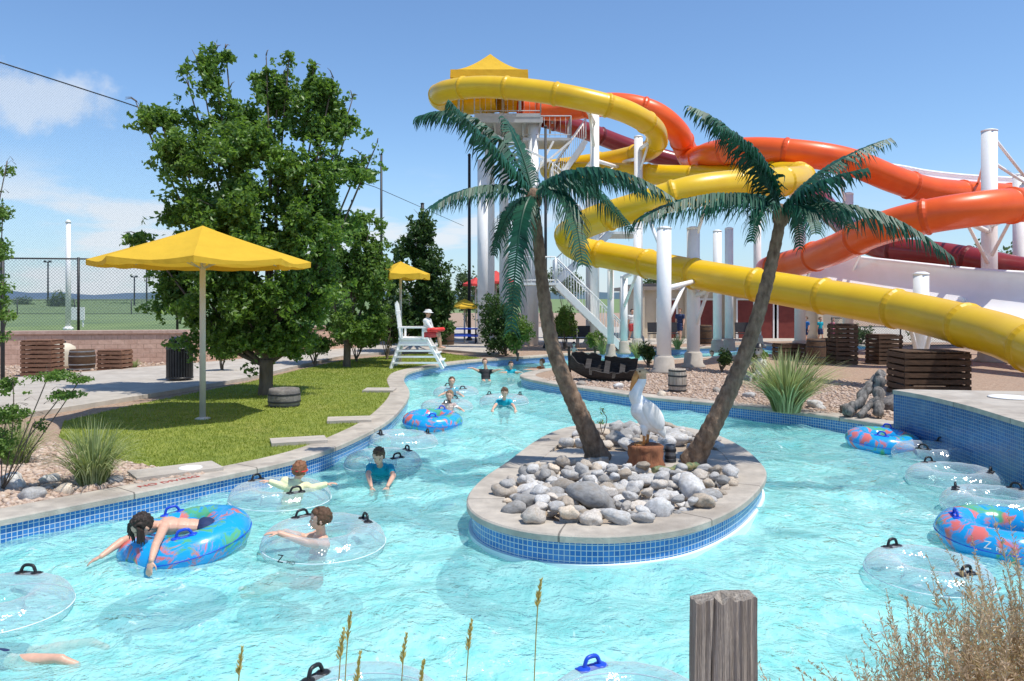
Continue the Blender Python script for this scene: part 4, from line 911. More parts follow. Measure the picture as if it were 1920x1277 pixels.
# ------------------------------------------------------------------ umbrellas
def umbrella(c,w,zedge,zpeak,n,label,flap=.18,mat=None,pr=.045):
    mat=mat or M['canvas']; c=Vector(c); T=thing('patio_umbrella',c,label,'umbrella')
    b=B(); b.cyl(c-Vector((0,0,.05)),(c.x,c.y,zpeak-.05),pr,pr*.9,14); b.lathe(c,[(pr*2.4,0),(pr*2.4,.02),(pr*1.2,.04)],14); b.obj('pole',M['pole'],T)
    V=[(c.x,c.y,zpeak)];Fc=[];NR=8;K=n*6
    for j in range(1,NR+1):
        t=j/NR
        for k in range(K):
            a=2*math.pi*k/K+.3; ph=(k%6)/6.0; sag=math.sin(math.pi*ph)
            rr=w/2*t*(math.cos(math.pi/n)/math.cos((ph-.5)*2*math.pi/n))*(1-.03*sag*t)
            zz=zpeak+(zedge-zpeak)*(t**.92)-.06*sag*t*w/3.5
            V.append((c.x+rr*math.cos(a),c.y+rr*math.sin(a),zz))
    for k in range(K): Fc.append((0,1+k,1+(k+1)%K))
    for j in range(NR-1):
        for k in range(K): k2=(k+1)%K; Fc.append((1+j*K+k,1+(j+1)*K+k,1+(j+1)*K+k2,1+j*K+k2))
    o=len(V)
    for k in range(K):
        v=V[1+(NR-1)*K+k]; sc=.5+.5*abs(math.cos(math.pi*((k%6)/6)))
        V.append((v[0]*.999+c.x*.001,v[1]*.999+c.y*.001,v[2]-flap*sc))
    for k in range(K): k2=(k+1)%K; Fc.append((1+(NR-1)*K+k,o+k,o+k2,1+(NR-1)*K+k2))
    mk('canopy',V,Fc,mat,T,smooth=[False]*len(Fc))
    for i in range(n):
        b=B(); a=2*math.pi*i/n+.3; e=Vector((c.x+w/2*.96*math.cos(a),c.y+w/2*.96*math.sin(a),zedge-.03)); b.cyl((c.x,c.y,zpeak-.08),e,.014,.012,6)
        b.cyl((c.x,c.y,zedge-.15),Vector((c.x,c.y,zpeak-.08)).lerp(e,.5),.010,.010,6)
        b.obj('rib',M['pole'],T)
    return T
g=G(385,786); g.x=P(380,786,g.y).x
umbrella(g,3.75,P(0,489,g.y).z,P(0,423,g.y).z,8,'large yellow octagonal sun umbrella on the lawn',.10,pr=.055)
umbrella(P(751,640,26)*1+Vector((0,0,GZ-P(751,640,26).z)),1.95,P(0,513,26).z,P(0,490,26).z,6,'yellow umbrella with valance beside the lifeguard chair',.2)
umbrella((P(871,600,38).x,38,GZ),1.6,P(0,574,38).z,P(0,560,38).z,6,'small yellow umbrella over a picnic table',.12)
umbrella((P(930,600,45).x,45,GZ),2.2,P(0,527,45).z,P(0,507,45).z,6,'red umbrella behind the river bend',.15,M['redcanvas'])
umbrella((P(892,600,48).x,48,GZ),1.6,P(0,532,48).z,P(0,520,48).z,6,'red umbrella behind the river bend',.15,M['redcanvas'])
c=Vector((P(868,600,37).x,37,GZ)); T=thing('picnic_table',c,'blue picnic table under a yellow umbrella','table')
b=B(); b.box(c+Vector((0,0,.75)),(1.7,.75,.05)); b.obj('table_top',M['bluemat'],T)
for s in(-1,1):
    b=B(); b.box(c+Vector((0,s*.7,.45)),(1.7,.28,.05)); b.obj('bench_seat',M['bluemat'],T)
    b=B(); b.beam(c+Vector((s*.6,-.65,0)),c+Vector((s*.6,.2,.72)),.06); b.beam(c+Vector((s*.6,.65,0)),c+Vector((s*.6,-.2,.72)),.06); b.beam(c+Vector((s*.6,-.8,.42)),c+Vector((s*.6,.8,.42)),.05); b.obj('leg',M['darkmetal'],T)
def chair(c):
    T=thing('deck_chair',c,'dark grey deck chair by the slide stairs','chair','deck chairs by the stairs'); b=B(); b.box(c+Vector((0,0,.4)),(.5,.5,.04)); b.obj('seat',M['darkmetal'],T)
    b=B(); b.box(c+Vector((0,.25,.7)),(.5,.04,.5),Matrix.Rotation(-.2,3,'X')); b.obj('backrest',M['darkmetal'],T)
    for sx in(-.22,.22):
        for sy in(-.22,.22): b=B(); b.cyl(c+Vector((sx,sy,0)),c+Vector((sx,sy,.39)),.018,.018,8); b.obj('leg',M['metal'],T)
for u in(1052,1072,1094,1114): chair(Vector((P(u,600,35).x,35,GZ)))
for u in(1225,1262,1390,1408): chair(Vector((P(u,600,40).x,40,GZ)))
# ------------------------------------------------------------------ lifeguard chair
c=G(785,689); x,y=c.x,c.y; LT=thing('lifeguard_chair',c,'white wooden lifeguard chair with ladder steps on the lawn','lifeguard chair')
SZ=P(0,634,y).z; bx=x-.12
for sx,bot,top in((-1,-.68,-.38),(1,.92,.40)):
    for sy in(-1,1):
        b=B(); b.beam((bx+bot,y+sy*.5,GZ),(bx+top,y+sy*.34,SZ),.085,.085); b.obj('leg',M['whitewood'],LT)
b=B(); b.box((bx,y,SZ),(.9,.85,.06)); b.box((bx,y-.36,SZ-.1),(.86,.05,.12)); b.obj('seat',M['whitewood'],LT)
for i in range(5):
    b=B(); b.beam((bx-.42,y-.32+.16*i,SZ),(bx-.56,y-.32+.16*i,SZ+1.16-.04*abs(i-2)),.135,.025); b.obj('backrest_slat',M['whitewood'],LT)
b=B(); b.box((bx-.52,y,SZ+.8),(.04,.82,.1)); b.obj('backrest_rail',M['whitewood'],LT)
for sy in(-1,1):
    b=B(); b.box((bx-.05,y+sy*.42,SZ+.34),(.85,.1,.035)); b.box((bx+.3,y+sy*.42,SZ+.16),(.06,.06,.34)); b.box((bx-.35,y+sy*.42,SZ+.16),(.06,.06,.34)); b.obj('armrest',M['whitewood'],LT)
for i in range(4):
    t=(i+1)/5; xa=bx-.68+.30*t; xb=bx+.92-.52*t; b=B(); b.box(((xa+xb)/2,y-.5+.16*t-.05,GZ+(SZ-GZ)*t),(xb-xa,.03,.055)); b.obj('ladder_step',M['whitewood'],LT)
for i in range(3):
    t=(i+1)/4.2; b=B(); b.box((bx+.92-.52*t+.05,y,GZ+(SZ-GZ)*t+.03),(.16,.86,.03)); b.obj('side_step',M['whitewood'],LT)
b=B(); b.box((bx+.62,y,SZ-.45),(.3,.8,.035)); b.obj('footrest',M['whitewood'],LT)
# ------------------------------------------------------------------ people
def person(label,C,up,fwd,arms,h=1.25,head=None,look=None,legs=None,skin='skin',hair='hairbrown',shirt=None,sleeve=0,shorts='navy',vox=.008,hat=None,group=None,goggles=False,longhair=False,sit=False):
    C=Vector(C);up=Vector(up).normalized();fwd=Vector(fwd);fwd=(fwd-up*fwd.dot(up)).normalized(); rt=fwd.cross(up).normalized()
    R=Matrix((rt,fwd,up)).transposed()
    T=thing('person',C-up*.3*h,label,'person',group)
    kid=h<1.5; hh=(.205 if kid else .235); hw=hh*.37; hd=hh*.46
    sw=.105*h if kid else .112*h; tl=.29*h; pel=C-up*tl
    look=Vector(look).normalized() if look else fwd
    HC=Vector(head) if head else C+up*(.055*h+hh*.5)+fwd*.02
    b=B()
    b.ell(C-up*.055*h,(sw*1.0,.066*h,.085*h),R); b.ell(C-up*.14*h,(sw*.86,.062*h,.1*h),R); b.ell(C-up*.21*h,(sw*.8,.06*h,.09*h),R); b.ell(pel,(sw*.86,.066*h,.07*h),R)
    b.capsule(C-up*.01*h,HC-(HC-C).normalized()*hh*.1,.036*h,.033*h)
    hu=(HC-C).normalized(); hu=(hu*.5+Vector((0,0,1))*.5+up*.2).normalized(); lf=(look-hu*look.dot(hu)).normalized() if abs(look.dot(hu))<.95 else fwd; hr=lf.cross(hu).normalized()
    if abs(look.z)>.3: lf=look; hu=(hu-lf*hu.dot(lf)).normalized(); hr=lf.cross(hu)
    HR=Matrix((hr,lf,hu)).transposed(); hp=lambda x_,y_,z_:HC+hr*x_*hh+lf*y_*hh+hu*z_*hh
    b.ell(hp(0,-.03,.09),(hw,hd,hh*.41),HR); b.ell(hp(0,.10,-.16),(hw*.78,hd*.70,hh*.33),HR); b.ell(hp(0,.26,-.36),(hw*.36,hh*.12,hh*.10),HR)
    b.ell(hp(0,.43,-.10),(hh*.05,hh*.075,hh*.075),HR); b.capsule(hp(0,.39,.04),hp(0,.46,-.10),hh*.03,hh*.042,8)
    b.ell(hp(.15,.30,-.13),(hh*.1,hh*.08,hh*.08),HR); b.ell(hp(-.15,.30,-.13),(hh*.1,hh*.08,hh*.08),HR); b.ell(hp(0,.36,.10),(hh*.2,hh*.05,hh*.035),HR)
    for s in(-1,1): b.ell(hp(s*.375,-.02,-.03),(hh*.04,hh*.085,hh*.13),HR)
    b.ell(hp(0,.375,-.25),(hh*.11,hh*.05,hh*.03),HR)
    sh={}
    for s,(el,wr,hdv) in zip((-1,1),arms):
        S=C+rt*s*sw*.98-up*.025*h; el=Vector(el);wr=Vector(wr); sh[s]=(S,el,wr)
        b.ell(S,.042*h); b.capsule(S,el,.036*h,.027*h); b.capsule(el,el.lerp(wr,.4),.028*h,.027*h); b.capsule(el.lerp(wr,.35),wr,.027*h,.019*h)
        d=(Vector(hdv) if hdv else (wr-el)).normalized(); pn=Vector((0,0,-1)) if abs(d.z)<.8 else fwd; pn=(pn-d*pn.dot(d)).normalized(); sd=d.cross(pn).normalized()
        HRm=Matrix((sd,d,pn)).transposed(); L=.05*h
        b.ell(wr+d*L*.8,(L*.5,L*.75,L*.24),HRm)
        for k,(o_,ln) in enumerate(((-.36,.75),(-.12,.92),(.12,.88),(.36,.68))):
            p0=wr+d*L*1.25+sd*L*o_; p1=p0+(d+pn*.18+sd*o_*.25).normalized()*L*ln*.55; p2=p1+(d+pn*.6).normalized()*L*ln*.5
            b.capsule(p0,p1,L*.125,L*.115,8); b.capsule(p1,p2,L*.115,L*.09,8)
        p0=wr+d*L*.45-sd*s*L*.4; p1=p0+(d*.7-sd*s*.8+pn*.2).normalized()*L*.55; p2=p1+(d-sd*s*.2+pn*.3).normalized()*L*.45
        b.capsule(p0,p1,L*.15,L*.125,8); b.capsule(p1,p2,L*.125,L*.1,8)
    if legs is None:
        if sit: legs=[(pel+rt*s*.06*h-up*.03*h+fwd*.21*h,pel+rt*s*.06*h-up*.12*h+fwd*.40*h,None) for s in(-1,1)]
        else: legs=[(pel+rt*s*.05*h-up*.22*h+fwd*.06*h,pel+rt*s*.06*h-up*.42*h-fwd*.04*h,None) for s in(-1,1)]
    hp_={}
    for s,(kn,an,fd) in zip((-1,1),legs):
        S=pel+rt*s*.052*h-up*.02*h; kn=Vector(kn);an=Vector(an); hp_[s]=(S,kn)
        b.capsule(S,kn,.058*h,.037*h); b.capsule(kn,kn.lerp(an,.4),.036*h,.036*h); b.capsule(kn.lerp(an,.35),an,.036*h,.022*h)
        fd=(Vector(fd) if fd else fwd); fd=fd.normalized(); b.capsule(an-Vector((0,0,.01)),an+fd*.09*h-Vector((0,0,.02*h)),.024*h,.018*h); b.ell(an-fd*.015*h-Vector((0,0,.01*h)),.024*h)
    remesh(b,'body',M[skin],T,vox,3)
    if hair:
        b=B(); rs=random.Random(len(label)+int(C.x*100)); b.ell(hp(0,-.08,.12),(hw*1.07,hd*1.02,hh*.42),HR)
        for i in range(150):
            d=Vector((rs.gauss(0,1),rs.gauss(0,1),rs.gauss(0,1))).normalized()
            if d.y>.30 and d.z<.55: continue
            if d.z<(-.55 if not longhair else -1.2) : continue
            p=hp(d.x*.37,-.05+d.y*.46,.10+d.z*.43); b.ell(p,(hh*.055,hh*.09,hh*.11),HR@Matrix.Rotation(rs.uniform(-.5,.5),3,'X')@Matrix.Rotation(rs.uniform(-.5,.5),3,'Y'),8,6)
        nb=[]
        for v in b.v:
            l=v-HC; yy=l.dot(lf)/hh; zz=l.dot(hu)/hh
            if yy>.18 and zz<.24: v=v-lf*(yy-.18)*hh
            nb.append(v)
        b.v=nb
        if longhair:
            for i in range(46):
                a_=rs.uniform(-2.6,2.6); p=hp(.40*math.sin(a_),-.05-.05*math.cos(a_)+.30*abs(math.sin(a_)) if abs(a_)<1.6 else .25,rs.uniform(.0,.35)); e=p+Vector((rs.uniform(-.02,.02),rs.uniform(-.02,.02),-rs.uniform(.07,.14)))
                b.capsule(p,e,.013,.006,6)
        remesh(b,'hair',M[hair],T,vox*.9,1)
    for s in(-1,1):
        b=B(); b.ell(hp(s*.155,.335,.03),(hh*.062,hh*.05,hh*.035),HR,10,7); e_=b.obj('eye',M['eyewhite'],T)
        b=B(); b.ell(hp(s*.155,.378,.03),(hh*.026,hh*.014,hh*.028),HR,8,6); b.obj('iris',M['iris'],e_)
        b=B(); b.tube([hp(s*.24,.345,.105),hp(s*.15,.40,.125),hp(s*.07,.395,.11)],hh*.012,5); b.obj('eyebrow',M[hair] if hair else M['iris'],T)
    b=B(); b.ell(hp(0,.418,-.235),(hh*.095,hh*.02,hh*.016),HR,10,6); b.ell(hp(0,.412,-.262),(hh*.075,hh*.02,hh*.018),HR,10,6); b.obj('lips',M['lips'],T)
    if goggles:
        b=B(); ring=[hp(math.cos(a)*.425,-.03+math.sin(a)*.50,.06) for a in [2*math.pi*k/24 for k in range(25)]]; b.tube(ring,hh*.04,6); b.obj('goggles_strap',M['redplastic'],T)
    g_=.010*h
    if shirt:
        b=B(); b.ell(C-up*.055*h,(sw*1.0+g_,.066*h+g_,.085*h),R); b.ell(C-up*.14*h,(sw*.86+g_,.062*h+g_,.1*h),R); b.ell(C-up*.21*h,(sw*.84+g_,.062*h+g_,.085*h),R); b.capsule(C-up*.02*h,C+up*.02*h,.046*h,.040*h)
        for s in(-1,1):
            S,el,wr=sh[s]; b.ell(S,.042*h+g_)
            if sleeve<=1: b.capsule(S,S.lerp(el,max(.5,sleeve)),.036*h+g_*1.2,.031*h+g_)
            else: b.capsule(S,el,.036*h+g_,.027*h+g_); b.capsule(el,el.lerp(wr,.92),.028*h+g_,.021*h+g_*.7)
        remesh(b,'shirt',M[shirt],T,vox,2)
    if shorts:
        b=B(); b.ell(pel,(sw*.86+g_,.066*h+g_,.06*h),R)
        for s in(-1,1): S,kn=hp_[s]; b.capsule(S,S.lerp(kn,.7),.058*h+g_,.048*h+g_)
        remesh(b,'swim_trunks',M[shorts],T,vox,2)
    if hat:
        b=B(); b.ell(hp(0,-.02,.26),(hw*1.18,hd*1.15,hh*.30),HR); b.lathe(hp(0,0,.2),[(hh*.38,0),(hh*.72,-.02),(hh*.72,-.03),(hh*.38,-.015)],18,False,HR); remesh(b,'sun_hat',M[hat],T,.01,1)
    return T
def ring(center,Rr,r,tilt=(0,0),mat='clear',label='',handle='black',hang=(.6,3.7),deco=None,flat=.86):
    c=Vector(center); T=thing('swim_tube',c,label,'swim tube','inflatable river tubes')
    RT=Matrix.Rotation(tilt[0],3,'X')@Matrix.Rotation(tilt[1],3,'Y'); V=[];Fc=[];A=56;Bn=20
    for i in range(A):
        a=2*math.pi*i/A; pk=1+.016*math.cos(a*14)
        for k in range(Bn):
            t=2*math.pi*k/Bn; rr=Rr+r*math.cos(t)*pk; V.append(c+RT@Vector((rr*math.cos(a),rr*math.sin(a),r*flat*math.sin(t)*pk)))
    for i in range(A):
        for k in range(Bn):
            i2=(i+1)%A;k2=(k+1)%Bn; Fc.append((i*Bn+k,i2*Bn+k,i2*Bn+k2,i*Bn+k2))
    mk('inflated_ring',V,Fc,M[mat],T,smooth=True)
    b=B(); rad=Rr+r; ringp=[c+RT@Vector((rad*math.cos(2*math.pi*k/60),rad*math.sin(2*math.pi*k/60),0)) for k in range(61)]; b.tube(ringp,.0045,6); b.obj('seam',M['clearseam'] if mat=='clear' else M['bluemat'],T)
    for ha in hang:
        b=B(); top=lambda da,z:c+RT@Vector(((Rr+.02)*math.cos(ha+da),(Rr+.02)*math.sin(ha+da),r*flat+z))
        b.tube(crom([top(-.17,-.015),top(-.14,.025),top(-.08,.055),top(.08,.055),top(.14,.025),top(.17,-.015)],4),.013,8)
        for d_ in(-.17,.17): b.ell(top(d_,-.005),(.045,.045,.012),RT)
        b.box(top(0,-.008),(.07,.20,.008),RT@Matrix.Rotation(ha,3,'Z'))
        b.obj('handle',M[handle],T)
    if deco:
        ang,elv=deco; t=elv; a=ang
        nrm=RT@Vector((math.cos(a)*math.cos(t),math.sin(a)*math.cos(t),math.sin(t)/flat)).normalized(); tx=RT@Vector((-math.sin(a),math.cos(a),0)); ty_=nrm.cross(tx)
        pos=c+RT@Vector(((Rr+r*math.cos(t))*math.cos(a),(Rr+r*math.cos(t))*math.sin(a),r*flat*math.sin(t)))+nrm*.016
        RM_=Matrix((tx,ty_,nrm)).transposed(); m_='black' if mat=='clear' else 'whiteshirt'
        text('tube_lettering','Z',.10,pos-tx*.07,RM_,M[m_],T); text('tube_lettering','PRO',.045,pos+tx*.04-ty_*.02,RM_,M[m_],T)
    return T
CL='clear vinyl swim tube floating '
PL='blue red and green map-print swim tube '
ring((-3.12,7.62,.10),.41,.195,(.10,-.14),'map',PL+'under a leaning child','bluemat',(-1.15,2.2))
ring((-1.80,7.62,.07),.40,.185,(.03,.02),'clear',CL+'around a boy','black',(2.35,.55),(-1.9,.15))
ring((-2.72,9.35,.06),.40,.185,(0,.03),'clear',CL+'around a child in yellow','black',(2.6,5.4))
ring((P(717,0,11.3).x,11.35,.05),.37,.18,(.02,0),'clear',CL+'under a boy in teal','black',(5.4,.6))
ring((P(757,0,13).x,13.0,.05),.38,.18,(0,.05),'clear',CL+'beside the curved coping','black',(.4,3.6))
ring((P(811,0,15.1).x,15.1,.08),.38,.19,(.05,.03),'map',PL+'in mid channel','bluemat',(1.2,4.8))
ring((P(838,0,17.1).x,17.1,.06),.38,.18,(0,.0),'clear',CL+'around a small child','black',(1.2,4.8))
ring((P(855,0,19.7).x,19.7,.06),.38,.18,(0,.0),'clear',CL+'around a child further upstream','black',(2.2,5.2))
ring((P(945,0,18.0).x,18.0,.06),.38,.18,(0,.0),'clear',CL+'around a child leaning over it','black',(2.6,.4))
ring((P(1645,0,13.1).x,12.9,.09),.38,.19,(.05,.05),'map',PL+'against the tiled wall','bluemat',(1.0,4.2))
ring((P(1737,0,12.1).x,11.9,.06),.39,.18,(0,.0),'clear',CL+'against the tiled wall','black',(.8,3.9))
ring((P(1785,0,10.35).x,10.3,.06),.39,.18,(0,.0),'clear',CL+'near the tiled wall with dark lettering','black',(1.9,5.6),(-1.7,.2))
ring((P(1862,0,9.0).x,8.95,.07),.38,.18,(0,.0),'clear',CL+'beside the map-print tube','black',(2.6,.5))
ring((P(1885,0,7.7).x,7.75,.10),.40,.19,(.06,.0),'map',PL+'near the tiled wall','bluemat',(2.9,5.2),(-2.2,.35))
ring((P(1745,0,6.7).x,6.75,.06),.34,.16,(.02,.02),'clear',CL+'behind the reed grass','black',(2.0,5.1))
ring((P(-20,0,5.95).x,6.0,.06),.37,.17,(.0,.0),'clear',CL+'above a submerged child','black',(1.5,5.0))
ring((P(680,0,4.6).x,4.55,.03),.34,.15,(0,0),'clear',CL+'close to the near bank','black',(3.5,2.6))
ring((P(1170,0,4.75).x,4.55,.03),.34,.15,(0,0),'clear',CL+'close to the near bank','bluemat',(2.1,5.2))
A=P
person('bare-chested dark-haired child sprawled over a tube reaching into water',A(303,985,7.42),( -.85,-.25,.12),(-.15,-.15,-1),
 [(A(292,1022,6.95),A(284,1050,6.80),(-.1,-.2,-.8)),(A(228,1015,7.35),A(190,1043,7.15),(-.5,-.2,-.25))],
 1.28,head=A(266,986,7.15),look=(-.45,-.5,-.62),hair='hairdark',skin='skin',shorts='navy',vox=.006,longhair=True,
 legs=[(A(385,1012,7.55),A(372,1050,7.75),(.3,.5,-.6)),(A(390,1000,7.75),A(385,1040,7.95),(.3,.5,-.6))])
person('brown-haired boy in profile resting his arms on a clear tube',A(603,1006,7.62),(.22,.02,1),(-.85,-.45,0),
 [(A(576,1018,7.32),A(524,1000,7.30),(-.9,-.1,.05)),(A(572,1008,7.70),A(535,996,7.62),(-.8,-.5,.05))],
 1.30,head=A(600,973,7.58),look=(-.93,-.3,-.08),hair='hairbrown',shorts='redtrunks',vox=.006,skin='skin',sit=True)
person('child in pale yellow rash guard with red goggles arms spread',A(556,904,9.30),(.30,-.10,1),(-.15,.95,-.1),
 [(A(532,912,9.25),A(506,903,9.2),(-1,0,.1)),(A(585,915,9.25),A(612,908,9.3),(1,0,.15))],
 1.2,head=A(562,882,9.30),look=(.15,.95,-.05),hair='hairred',shirt='yellowshirt',sleeve=2,shorts='yellowshirt',vox=.007,goggles=True,sit=True)
person('boy in teal shirt leaning over a clear tube, hands in water',A(713,876,10.65),(.12,-.85,.62),(0,-.5,-.8),
 [(A(738,892,10.4),A(727,911,10.15),(-.1,-.3,-.9)),(A(690,890,10.4),A(696,912,10.15),(.1,-.3,-.9))],
 1.25,head=A(710,855,10.42),look=(-.1,-.85,-.5),hair='hairbrown',shirt='teal',sleeve=.6,vox=.007)
person('child in blue shirt sitting upright inside a clear tube',A(847,729,19.5),(0,.3,1),(-.1,-1,0),
 [(A(858,737,19.3),A(866,741,19.1),(.3,-.6,-.1)),(A(835,737,19.3),A(827,740,19.1),(-.3,-.6,-.1))],1.2,head=A(847,715,19.45),look=(.1,-1,-.1),hair='hairbrown',shirt='teal',sleeve=.6,vox=.011,sit=True)
person('small bare-shouldered child riding inside a clear tube',A(842,757,16.9),(0,.3,1),(.1,-1,0),
 [(A(856,763,16.7),A(866,768,16.6),(.3,-.6,-.1)),(A(829,763,16.7),A(819,768,16.6),(-.3,-.6,-.1))],1.15,head=A(843,742,16.85),look=(-.15,-1,-.15),hair='hairlight',vox=.011,sit=True)
person('child in bright teal shirt bending forward over a clear tube',A(945,752,17.45),(0,-.8,.6),(0,-.6,-.8),
 [(A(962,760,17.2),A(966,767,17.0),(0,-.5,-.6)),(A(929,760,17.2),A(924,767,17.0),(0,-.5,-.6))],1.2,head=A(946,736,17.3),look=(0,-.95,-.28),hair='hairbrown',shirt='teal',sleeve=.6,vox=.011)
person('person in black shirt with arms outstretched in the water',A(911,694,24.2),(0,.5,1),(.1,-1,0),
 [(A(925,696,24),A(936,693,23.8),(1,-.2,0)),(A(896,695,24),A(885,690,23.8),(-1,-.2,.1))],1.45,head=A(909,679,24.15),look=(.1,-1,-.1),hair='hairbrown',shirt='blackshirt',sleeve=.7,vox=.014,sit=True)
person('child in teal shirt wading at the river bend',A(958,694,25.5),(0,.4,1),(0,-1,0),
 [(A(968,699,25.3),A(975,698,25.1),(1,-.3,0)),(A(948,699,25.3),A(941,698,25.1),(-1,-.3,0))],1.2,head=A(958,684,25.45),look=(.2,-1,-.1),hair='hairdark',shirt='teal',sleeve=.5,vox=.014,sit=True)
person('child in orange shirt leaning on the coping edge',A(1018,690,26),(.4,0,1),(-.8,-.6,0),
 [(A(1003,693,25.7),A(988,693,25.5),(-1,-.1,0)),(A(1005,690,26.2),A(990,689,26.3),(-1,0,0))],1.25,head=A(1016,679,25.9),look=(-.8,-.6,-.1),hair='hairred',shirt='orangeshirt',sleeve=.5,vox=.014,sit=True)
for u,hc,sc in((1335,'hairbrown','teal'),(1366,'hairlight','blueshirt')):
    person('child swimming in the far channel behind the columns',A(u,672,31),(0,.3,1),(-.2,-1,0),
     [(A(u+10,677,30.8),A(u+17,678,30.6),(1,0,0)),(A(u-10,677,30.8),A(u-17,678,30.6),(-1,0,0))],1.2,head=A(u,663,31),look=(-.3,-1,0),hair=hc,shirt=sc,sleeve=.5,vox=.016,sit=True)
def walker(x,y,h,ang,shirt,hair,shorts,label,vox=.018):
    f=Vector((math.cos(ang),math.sin(ang),0)); r=f.cross(Vector((0,0,1))); C=Vector((x,y,GZ+h*.80)); pel=C-Vector((0,0,.29*h))
    person(label,C,(0,0,1),f,[(C-r*.13*h-Vector((0,0,.17*h)),C-r*.14*h+f*.06*h-Vector((0,0,.32*h)),(0,0,-1)),(C+r*.13*h-Vector((0,0,.17*h)),C+r*.14*h-f*.04*h-Vector((0,0,.32*h)),(0,0,-1))],h,
     legs=[(pel-r*.05*h+f*.07*h-Vector((0,0,.24*h)),pel-r*.05*h+f*.10*h-Vector((0,0,.47*h)),f),(pel+r*.05*h-Vector((0,0,.25*h)),pel+r*.05*h-f*.12*h-Vector((0,0,.47*h)),f)],hair=hair,shirt=shirt,sleeve=.5,shorts=shorts,vox=vox)
walker(P(1512,0,39).x,39,1.25,3.6,'blueshirt','hairbrown','navy','child in blue shirt walking past the crates')
walker(P(1538,0,40).x,40,1.2,-1.2,'teal','hairlight','navy','child in teal shirt walking on the deck')
walker(P(1561,0,40.5).x,40.5,1.15,-.9,'pink','hairlight','pink','child in pink swimsuit walking on the deck')
walker(P(1185,0,41).x,41,1.6,-1.2,'whiteshirt','hairdark','redtrunks','person in white shirt standing near the building')
walker(P(1275,0,41).x,41,1.65,-2.2,'navy','hairbrown','navy','person in navy clothes standing near the building')
walker(P(1420,0,41.5).x,41.5,1.3,3.4,'orangeshirt','hairdark','navy','child in orange shirt near the red doors')
person('partly submerged child floating beside a clear tube, legs trailing',(-4.05,5.5,-.02),(-.95,-.05,.15),(0,-.3,-1),
 [((-4.2,5.25,-.06),(-4.45,5.15,-.02),None),((-4.2,5.8,-.06),(-4.45,5.9,-.02),None)],1.25,hair='hairbrown',shorts='navy',vox=.009,
 legs=[((-3.36,5.38,-.05),(-3.02,5.34,-.01),(1,0,-.2)),((-3.36,5.62,-.10),(-3.0,5.68,-.04),(1,0,-.2))])
lx=P(800,0,y).x; pel=Vector((lx,y,SZ+.13)); hgt=1.55
C=pel+Vector((.02,0,.29*hgt)); 
person('lifeguard in white shirt and sun hat seated on the tall chair',C,(.04,0,1),(1,-.25,0),
 [(C+Vector((.12,.17,-.26)),C+Vector((.34,.10,-.34)),(.9,-.2,0)),(C+Vector((.12,-.20,-.26)),C+Vector((.34,-.12,-.34)),(.9,.2,0))],hgt,
 look=(.75,-.6,-.1),hair='hairdark',shirt='whiteshirt',sleeve=1,shorts='redtrunks',hat='whiteshirt',skin='skintan',vox=.012,
 legs=[(pel+Vector((.38,.10,.0)),pel+Vector((.43,.10,-.40)),(1,0,0)),(pel+Vector((.38,-.10,.0)),pel+Vector((.43,-.10,-.40)),(1,0,0))])
b=B(); b.capsule(pel+Vector((.10,-.28,.13)),pel+Vector((.52,-.12,.15)),.065,.065); b.obj('rescue_tube',M['redplastic'],origin=pel+Vector((.25,0,.14)),label='red foam rescue tube across the lifeguard lap',category='rescue tube')
# ------------------------------------------------------------------ props
def crate(u,vb,w,d,h,mat,label,rot=0,slats=6):
    c=G(u,vb); c.y+=d/2; T=thing('wooden_crate',c,label,'crate','slatted wooden crates'); R=Matrix.Rotation(rot,3,'Z')
    for sx in(-1,1):
        for sy in(-1,1): b=B(); b.box(c+R@Vector((sx*(w/2-.04),sy*(d/2-.04),h/2)),(.07,.07,h),R); b.obj('corner_post',mat,T)
    b=B(); sh_=h/slats
    for i in range(slats):
        z=sh_*(i+.5)
        for s in(-1,1): b.box(c+R@Vector((0,s*(d/2+.008),z)),(w+.03,.022,sh_*.70),R); b.box(c+R@Vector((s*(w/2+.008),0,z)),(.022,d-.01,sh_*.70),R)
    b.obj('slats',mat,T)
    b=B(); n=max(4,int(w/.13))
    for i in range(n): b.box(c+R@Vector((-w/2+w*(i+.5)/n,0,h+.012)),(w/n*.86,d+.03,.022),R)
    b.obj('lid',mat,T); return T
crate(1762,747,1.35,1.0,.98,M['darkwood'],'large dark slatted crate on the gravel',-.08,7)
crate(1588,684,.70,.7,1.3,M['darkwood'],'tall dark slatted crate near the slides',0,9)
crate(1668,684,.80,.8,.95,M['darkwood'],'dark slatted crate beside the gravel bed',.1,7)
crate(1488,676,.9,.8,.55,M['darkwood'],'low brown crate behind the yucca',.1,4)
crate(66,706,.80,.7,.98,M['redwood'],'reddish brown tall slatted crate by the block wall',.05,8)
crate(206,698,.72,.6,.62,M['redwood'],'low reddish slatted crate by the block wall',-.05,5)
barrel(G(154,694),.33,.62,(M['darkwood'],M['metal']),'brown wooden barrel with metal hoops by the wall')
barrel(G(1270,735),.19,.54,(M['greywood'],M['darkmetal']),'small weathered barrel on the gravel')
barrel(G(1530,684),.28,.85,(M['darkwood'],M['darkmetal']),'dark barrel beside the crates')
barrel(G(1552,678),.22,.8,(M['darkwood'],M['darkmetal']),'dark barrel beside the crates')
barrel(G(838,650),.3,.9,(M['darkwood'],M['darkmetal']),'dark barrel near the picnic table')
barrel(G(533,762),.29,.36,(M['boulder'],M['darkmetal']),'cut down grey half barrel on the lawn','half_barrel','barrel',3,bulge=1.1)
barrel(G(1322,645),.3,.9,(M['darkwood'],M['darkmetal']),'dark barrel by the building')
